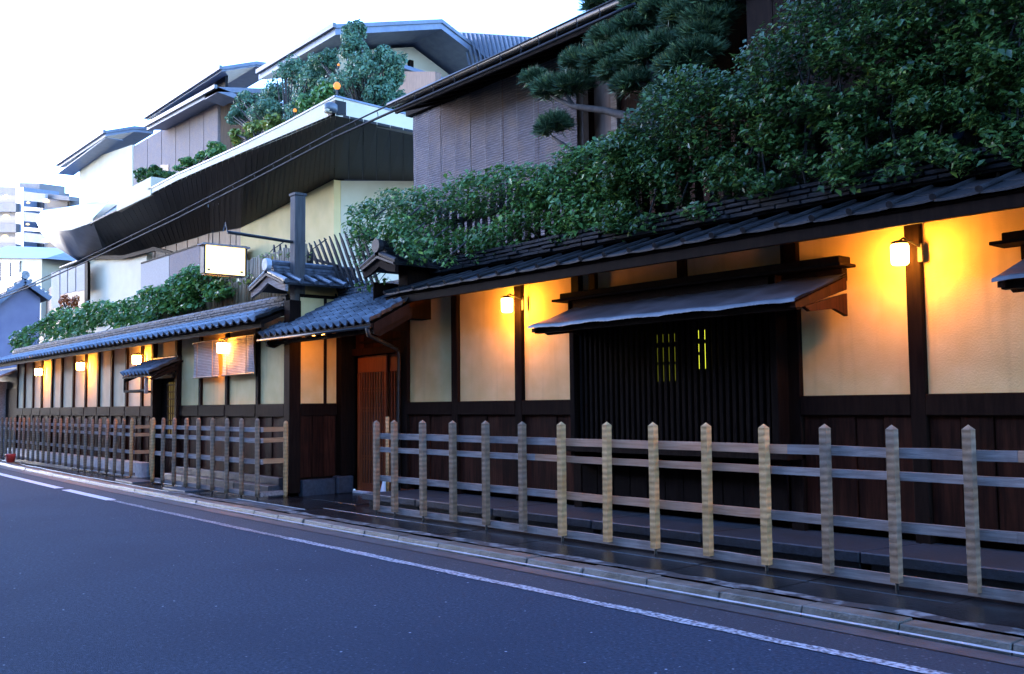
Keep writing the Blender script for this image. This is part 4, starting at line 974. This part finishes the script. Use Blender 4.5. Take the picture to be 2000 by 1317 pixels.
# top gable
c, a, b, L = gable('top_roof', (655,50), 14.0, (862,40), (985,135), (505,150), .28, 'bluish')
MB().prism([Vector((c.x-1.6,14.6,7.2)), Vector((c.x-1.6,b.y-.6,7.2)), Vector((c.x-1.6,b.y-.6,b.z-.2)), Vector((c.x-1.6,a.y,a.z-.4)), Vector((c.x-1.6,14.6,c.z-.2))], (L-c.x+2.5,0,0)).build('wall', M['cream'], mbd)
BX('post', M['dark'], mbd, c.x-1.58, c.x-1.45, 16.0, 16.15, 7.2, c.z+.2); BX('post', M['dark'], mbd, c.x-1.58, c.x-1.45, 17.6, 17.75, 7.2, c.z+.2)
# lower canopy under the top gable
q0 = ax_(735,108,c.x-.4); q1 = ax_(868,152,c.x-.4); MB().prism([q0, q1, q1-Vector((0,0,.12)), q0-Vector((0,0,.12))], (-4,0,0)).build('canopy_roof', M['bluish'], mbd)
wallpoly('wall', 'brownwood', [(850,210),(560,300),(560,170),(700,140),(850,140)], 15.5)
# ribbed roof beyond
rb = pz([(895,62),(1035,72),(1035,130),(945,110)], 19); rr = MB().prism(rb, (0,1.5,0)).build('ribbed_roof', M['bluish'], mbd)
for k in range(16):
    p = 903+k*8.5; MB().beam(ay(p, 64+(p-895)*.07, 18.97), ay(p+14, 128, 18.97), .05, .05).build('rib', M['roofmetal'], rr)
# middle gable and reed-clad storey
c, a, b, L = gable('middle_roof', (433,132), 13.4, (500,122), (545,128), (285,235), .14, 'bluish')
for k in range(8):
    t0, t1 = k/8, (k+.93)/8; p = lambda t: (440-155*t)
    wallpoly('clerestory_panel', 'brownwood' if k % 3 else 'soffit', [(p(t0), 146+t0*102), (p(t1), 146+t1*102), (p(t1), 176+t1*72), (p(t0), 176+t0*72)], 13.9, .1)
e0 = ay(425,170,YU-.7); e1 = ay(287,246,YU-.7)
MB().hexa([e0, e1, e1+Vector((0,2,.35)), e0+Vector((0,2,.35))], [q-Vector((0,0,.16)) for q in (e0, e1, e1+Vector((0,2,.35)), e0+Vector((0,2,.35)))]).build('lower_eave', M['bluish'], mbd)
MB().beam(e0+Vector((0,-.06,0)), e1+Vector((0,-.06,0)), .1, .12).build('gutter', M['steel'], mbd)
f1 = ax_(462,184,e0.x); MB().prism([e0, f1, f1-Vector((0,0,.16)), e0-Vector((0,0,.16))], (-1,0,0)).build('lower_eave', M['bluish'], mbd)
for k in range(6):
    p0, p1 = 425-k*27.5, 425-(k+1)*27.5+1
    wallpoly('reed_panel', 'sudare', [(p0,190+(425-p0)*.585),(p1,190+(425-p1)*.585),(p1,400),(p0,400)], YU, .1)
xr2 = ay(425,250,YU).x; k0 = ax_(425,190,xr2); k1 = ax_(540,170,xr2)
for k in range(6):
    y0 = YU+.11+(k1.y-YU)*k/6; y1 = YU+.1+(k1.y-YU)*(k+1)/6; BX('timber_panel', M['brownwood'], mbd, xr2-.1, xr2, y0, y1, 7.2, k0.z-.1)
wd = pz([(313,322),(329,322),(329,345),(313,345)], YU-.02); MB().prism(wd, (0,.05,0)).build('window', M['brownwood'], mbd)
wallpoly('wall', 'cream', [(155,318),(258,283),(259,430),(155,430)], YU+.02)
MB().beam(ay(155,352,YU-.0), ay(259,312,YU-.0), .02, .02) 
c, a, b, L = gable('left_roof', (206,257), 12.3, (262,248), (300,252), (112,337), .2, 'bluish')
# under-eave plane of the left roof
s0, s1 = ay(206,270,12.35), ay(112,340,12.35); MB().hexa([s0, s1, s1+Vector((0,.7,.02)), s0+Vector((0,.7,.02))], [q+Vector((0,0,.03)) for q in (s0, s1, s1+Vector((0,.7,.02)), s0+Vector((0,.7,.02)))]).build('eave_soffit', M['bluish'], mbd)

# terrace planting
def shrub(label, blobs, per, size, lm, stem=True, name='garden_shrub', cat='shrub', group='terrace plants'):
    zb = min(c[2]-r[2] for c, r, w in blobs); cx = sum(b[0][0] for b in blobs)/len(blobs); cy = sum(b[0][1] for b in blobs)/len(blobs)
    t = thing(name, label, cat, (cx, cy, zb), group)
    P, N = blobs_leaves(blobs, per); leafmesh('foliage' if cat == 'shrub' else 'crown', M[lm], P, N, size, t)
    if stem:
        mb = MB()
        for (c, r, w) in blobs[::2]: mb.tube([(cx, cy, zb-.4), ((cx+c[0])/2+.05, (cy+c[1])/2, (zb+c[2])/2), c], [.05,.03,.012], 6)
        kind(mb.build('trunk' if cat == 'tree' else 'stem', M['bark'], t), 'stuff')
    return t
def pb_(px, py, y, rx, rz):
    c = ay(px, py, y); s = (c-CAMPOS).length/1900; return (tuple(c), (rx*s, rx*s*.8, rz*s), 1)
def crown(list_, n, s=.45):
    out = []
    for (px, py, y, rx, rz) in list_:
        c, r, w = pb_(px, py, y, rx, rz); out += sub_blobs(c, r, n, s)
    return out
shrub('feathery blue-green tree on the terrace under the top gable', crown([(690,90,11.6,38,38),(735,110,11.8,45,30),(700,150,11.4,75,42),(745,175,11.6,50,45),(650,175,11.4,45,35),(765,140,11.9,40,40),(770,200,11.8,30,35),(690,60,11.8,30,22),(640,120,11.6,35,30)], 24, .33), 330, .085, 'shrub', name='garden_tree', cat='tree')
shrub('spreading blue-green tree on the terrace beside the reed-clad storey', crown([(570,140,11.8,55,35),(610,165,11.6,50,40),(540,185,11.9,60,35),(480,200,12.1,40,25),(590,215,11.4,55,35),(530,220,11.6,60,25),(620,130,11.7,45,35),(470,225,12,35,18),(650,230,11.2,40,20)], 24, .33), 330, .085, 'shrub', name='garden_tree', cat='tree')
shrub('low green shrub behind the parapet below the terrace lamp', crown([(630,185,10.7,40,30),(600,215,10.7,35,25)], 12), 130, .13, 'leaf')
shrub('yellow-green azalea shrub along the parapet in front of the timber wall', crown([(540,240,10.8,35,18),(500,258,10.9,35,18),(465,268,10.9,30,18)], 10), 130, .12, 'shrub_y')
shrub('clipped green hedge running down behind the parapet to the planter', crown([(425,290,10.9,28,15),(400,303,10.9,26,12),(375,318,10.9,24,11),(355,330,10.9,20,9)], 10), 120, .12, 'leaf')
shrub('small dark bush growing out of the cream planter box', crown([(275,345,10.4,24,12),(305,335,10.6,22,12),(330,342,10.9,20,8)], 10), 130, .13, 'leaf_dark')
shrub('dark shrub at the parapet end beside the reed-clad upper storey', crown([(770,225,12.6,22,28),(745,225,12.2,25,20)], 8), 110, .14, 'leaf_dark')
M['orange_lit'] = leafmat('orange_lit_leaf', (.25,.06,.015), (.5,.14,.03))  # orange glow on these leaves is painted into their colour
shrub('shrub with orange light painted into its leaves, under the hanging blinds at the end of the vine', crown([(128,585,11.0,14,16),(145,592,11.0,14,14),(122,605,10.9,12,10)], 8), 80, .1, 'orange_lit')
# terrace lamps
for (px, py, y, r, lab) in ((658,168,10.3,.08,'round glowing terrace lamp standing above the parapet corner'), (576,216,10.4,.045,'small glowing lamp half hidden by the azaleas along the parapet'), (661,127,11.2,.03,'tiny lamp glowing high in the feathery terrace tree')):
    c = ay(px, py, y); t = thing('garden_lamp', lab, 'lamp', (c.x, c.y, zT-.3), 'terrace garden lamps')
    MB().lathe(tuple(c), [(r*.3,-r),(r*.8,-r*.6),(r,0),(r*.8,r*.6),(r*.3,r)], 14).build('globe', M['lamp_far'], t, smooth=True)
    MB().tube([(c.x,c.y,zT-.3),(c.x,c.y,c.z-r*.9)], .02, 6).build('stem', M['iron'], t)

# ================================================================ NEIGHBOURS
nb = thing('tiled_house', 'low mauve-grey house with a tiled gable beyond the light green vine', 'house', (-32, 8.5, 0))
XH = -31.0
ap = ax_(48,543,XH); e1 = ax_(-40,612,XH); e2 = ax_(98,578,XH)
MB().prism([Vector((XH-.3,e1.y+.2,0)), Vector((XH-.3,e2.y-.2,0)), Vector((XH-.3,e2.y-.2,e2.z-.05)), Vector((XH-.3,ap.y,ap.z-.12)), Vector((XH-.3,e1.y+.2,e1.z-.05))], (-6,0,0)).build('wall', M['mauve'], nb)
for p in (e1, e2):
    r = MB().hexa([ap, p, p-Vector((0,0,.12)), ap-Vector((0,0,.12))], [q-Vector((6.6,0,0)) for q in (ap, p, p-Vector((0,0,.12)), ap-Vector((0,0,.12)))]).build('roof', M['tile_dark'], nb)
    for k in range(6):
        q = ap.lerp(p, (k+.3)/6); MB().tube([q+Vector((.04,0,.03)), q+Vector((-6.5,0,.03))], .05, 8).build('tile_row', M['tile'], r)
    MB().beam(ap+Vector((.06,0,-.1)), p+Vector((.06,0,-.1)), .06, .14).build('bargeboard', M['bluish'], r)
MB().tube([ap+Vector((.1,0,.08)), ap+Vector((-6.6,0,.08))], .12, 10).build('ridge', M['tile'], nb)
nd = thing('white_house', 'pale plaster house with a hipped grey roof in front of the apartment block', 'house', (-45, 14, 0))
def np_(pts, y): return [ay(a, b, y) for a, b in pts]
MB().prism(np_([(-60,505),(82,505),(80,640),(-60,640)], 12), (0,4,0)).build('wall', M['cream'], nd)
rr = np_([(-60,503),(88,505),(62,478),(-60,474)], 11.8); MB().hexa([rr[0],rr[1],rr[2]+Vector((0,2,0)),rr[3]+Vector((0,2,0))], [rr[0]+Vector((0,4.2,0)),rr[1]+Vector((0,4.2,0)),rr[2]+Vector((0,2.2,0)),rr[3]+Vector((0,2.2,0))]).build('roof', M['roofmetal'], nd)
wv = np_([(0,512),(38,512),(38,548),(0,548)], 11.96); w_ = MB().prism(wv, (0,.05,0)).build('window', M['glass'], nd)
for p in (1,19,38): MB().beam(ay(p,511,11.94), ay(p,549,11.94), .05, .05, (0,1,0)).build('mullion', M['steel'], w_)
MB().beam(ay(0,511,11.94), ay(39,511,11.94), .05, .06).build('frame', M['steel'], w_)
# apartment block far off
ab = thing('apartment_block', 'distant grey apartment block with balconies and lit stairwell lamps', 'apartment block', (-110, 30, 0))
AY = 30.0
def ap_(name, m, pts, y=AY, th=3, par=None): return MB().prism(np_(pts, y), (0,th,0)).build(name, M[m], par or ab)
ap_('tower', 'concrete_far', [(-80,362),(36,366),(36,640),(-80,640)], AY, 6); ap_('wing', 'concrete_far', [(44,372),(136,384),(136,640),(44,640)], AY+1, 5); ap_('stair_shaft', 'bluish', [(31,366),(46,366),(46,640),(31,640)], AY-.6, 4)
ap_('roof_hut', 'concrete_far', [(38,357),(77,358),(77,376),(38,372)], AY+2, 3); ap_('roof_hut', 'concrete_far', [(88,378),(135,384),(135,392),(88,388)], AY-.5, 2)
for k in range(4):
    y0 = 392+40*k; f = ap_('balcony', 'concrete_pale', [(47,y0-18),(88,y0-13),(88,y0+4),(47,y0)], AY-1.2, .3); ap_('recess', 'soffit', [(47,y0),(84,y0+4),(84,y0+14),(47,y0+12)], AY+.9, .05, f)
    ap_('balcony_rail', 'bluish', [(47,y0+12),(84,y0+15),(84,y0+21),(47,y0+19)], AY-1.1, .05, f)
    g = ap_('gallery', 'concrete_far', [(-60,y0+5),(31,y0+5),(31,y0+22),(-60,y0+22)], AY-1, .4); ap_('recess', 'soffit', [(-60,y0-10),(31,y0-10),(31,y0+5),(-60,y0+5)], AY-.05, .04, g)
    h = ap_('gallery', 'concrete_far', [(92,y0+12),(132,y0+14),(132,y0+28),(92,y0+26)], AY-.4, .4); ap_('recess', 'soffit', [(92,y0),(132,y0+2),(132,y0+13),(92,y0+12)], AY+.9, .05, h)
lamps = [(12,384),(12,422),(10,462),(90,392),(90,470),(88,505),(55,396),(54,438),(88,545)]
for (a, b) in lamps:
    c = ay(a, b, AY-1.6); s = .38 if a not in (55,54) else .2
    MB().lathe(tuple(c), [(s*.3,-s*.6),(s,-s*.3),(s,s*.1),(s*.4,s*.5)], 12).build('lamp', M['apt_lamp'], ab, smooth=True)
# low gate roof at the far end of the street wall
gt = thing('low_gate_roof', 'dark low gate with a tiled lean-to at the far end of the street wall', 'gate', (-28, 6.3, 0))
gp = ay(0,735,5.9)
MB().hexa([(-29.5,5.7,2.0),(-26.75,5.7,2.0),(-26.75,6.4,2.3),(-29.5,6.4,2.3)], [(-29.5,5.7,2.06),(-26.75,5.7,2.06),(-26.75,6.4,2.36),(-29.5,6.4,2.36)]).build('roof', M['tile'], gt)
BX('wall', M['soffit'], gt, -32, -26.62, 6.3, 6.6, 0, 2.35); BX('door', M['dark'], gt, -28.0, -26.9, 6.25, 6.29, .05, 1.8); BX('post', M['greywood'], gt, -28.3, -28.1, 6.1, 6.29, 0, 2.0)
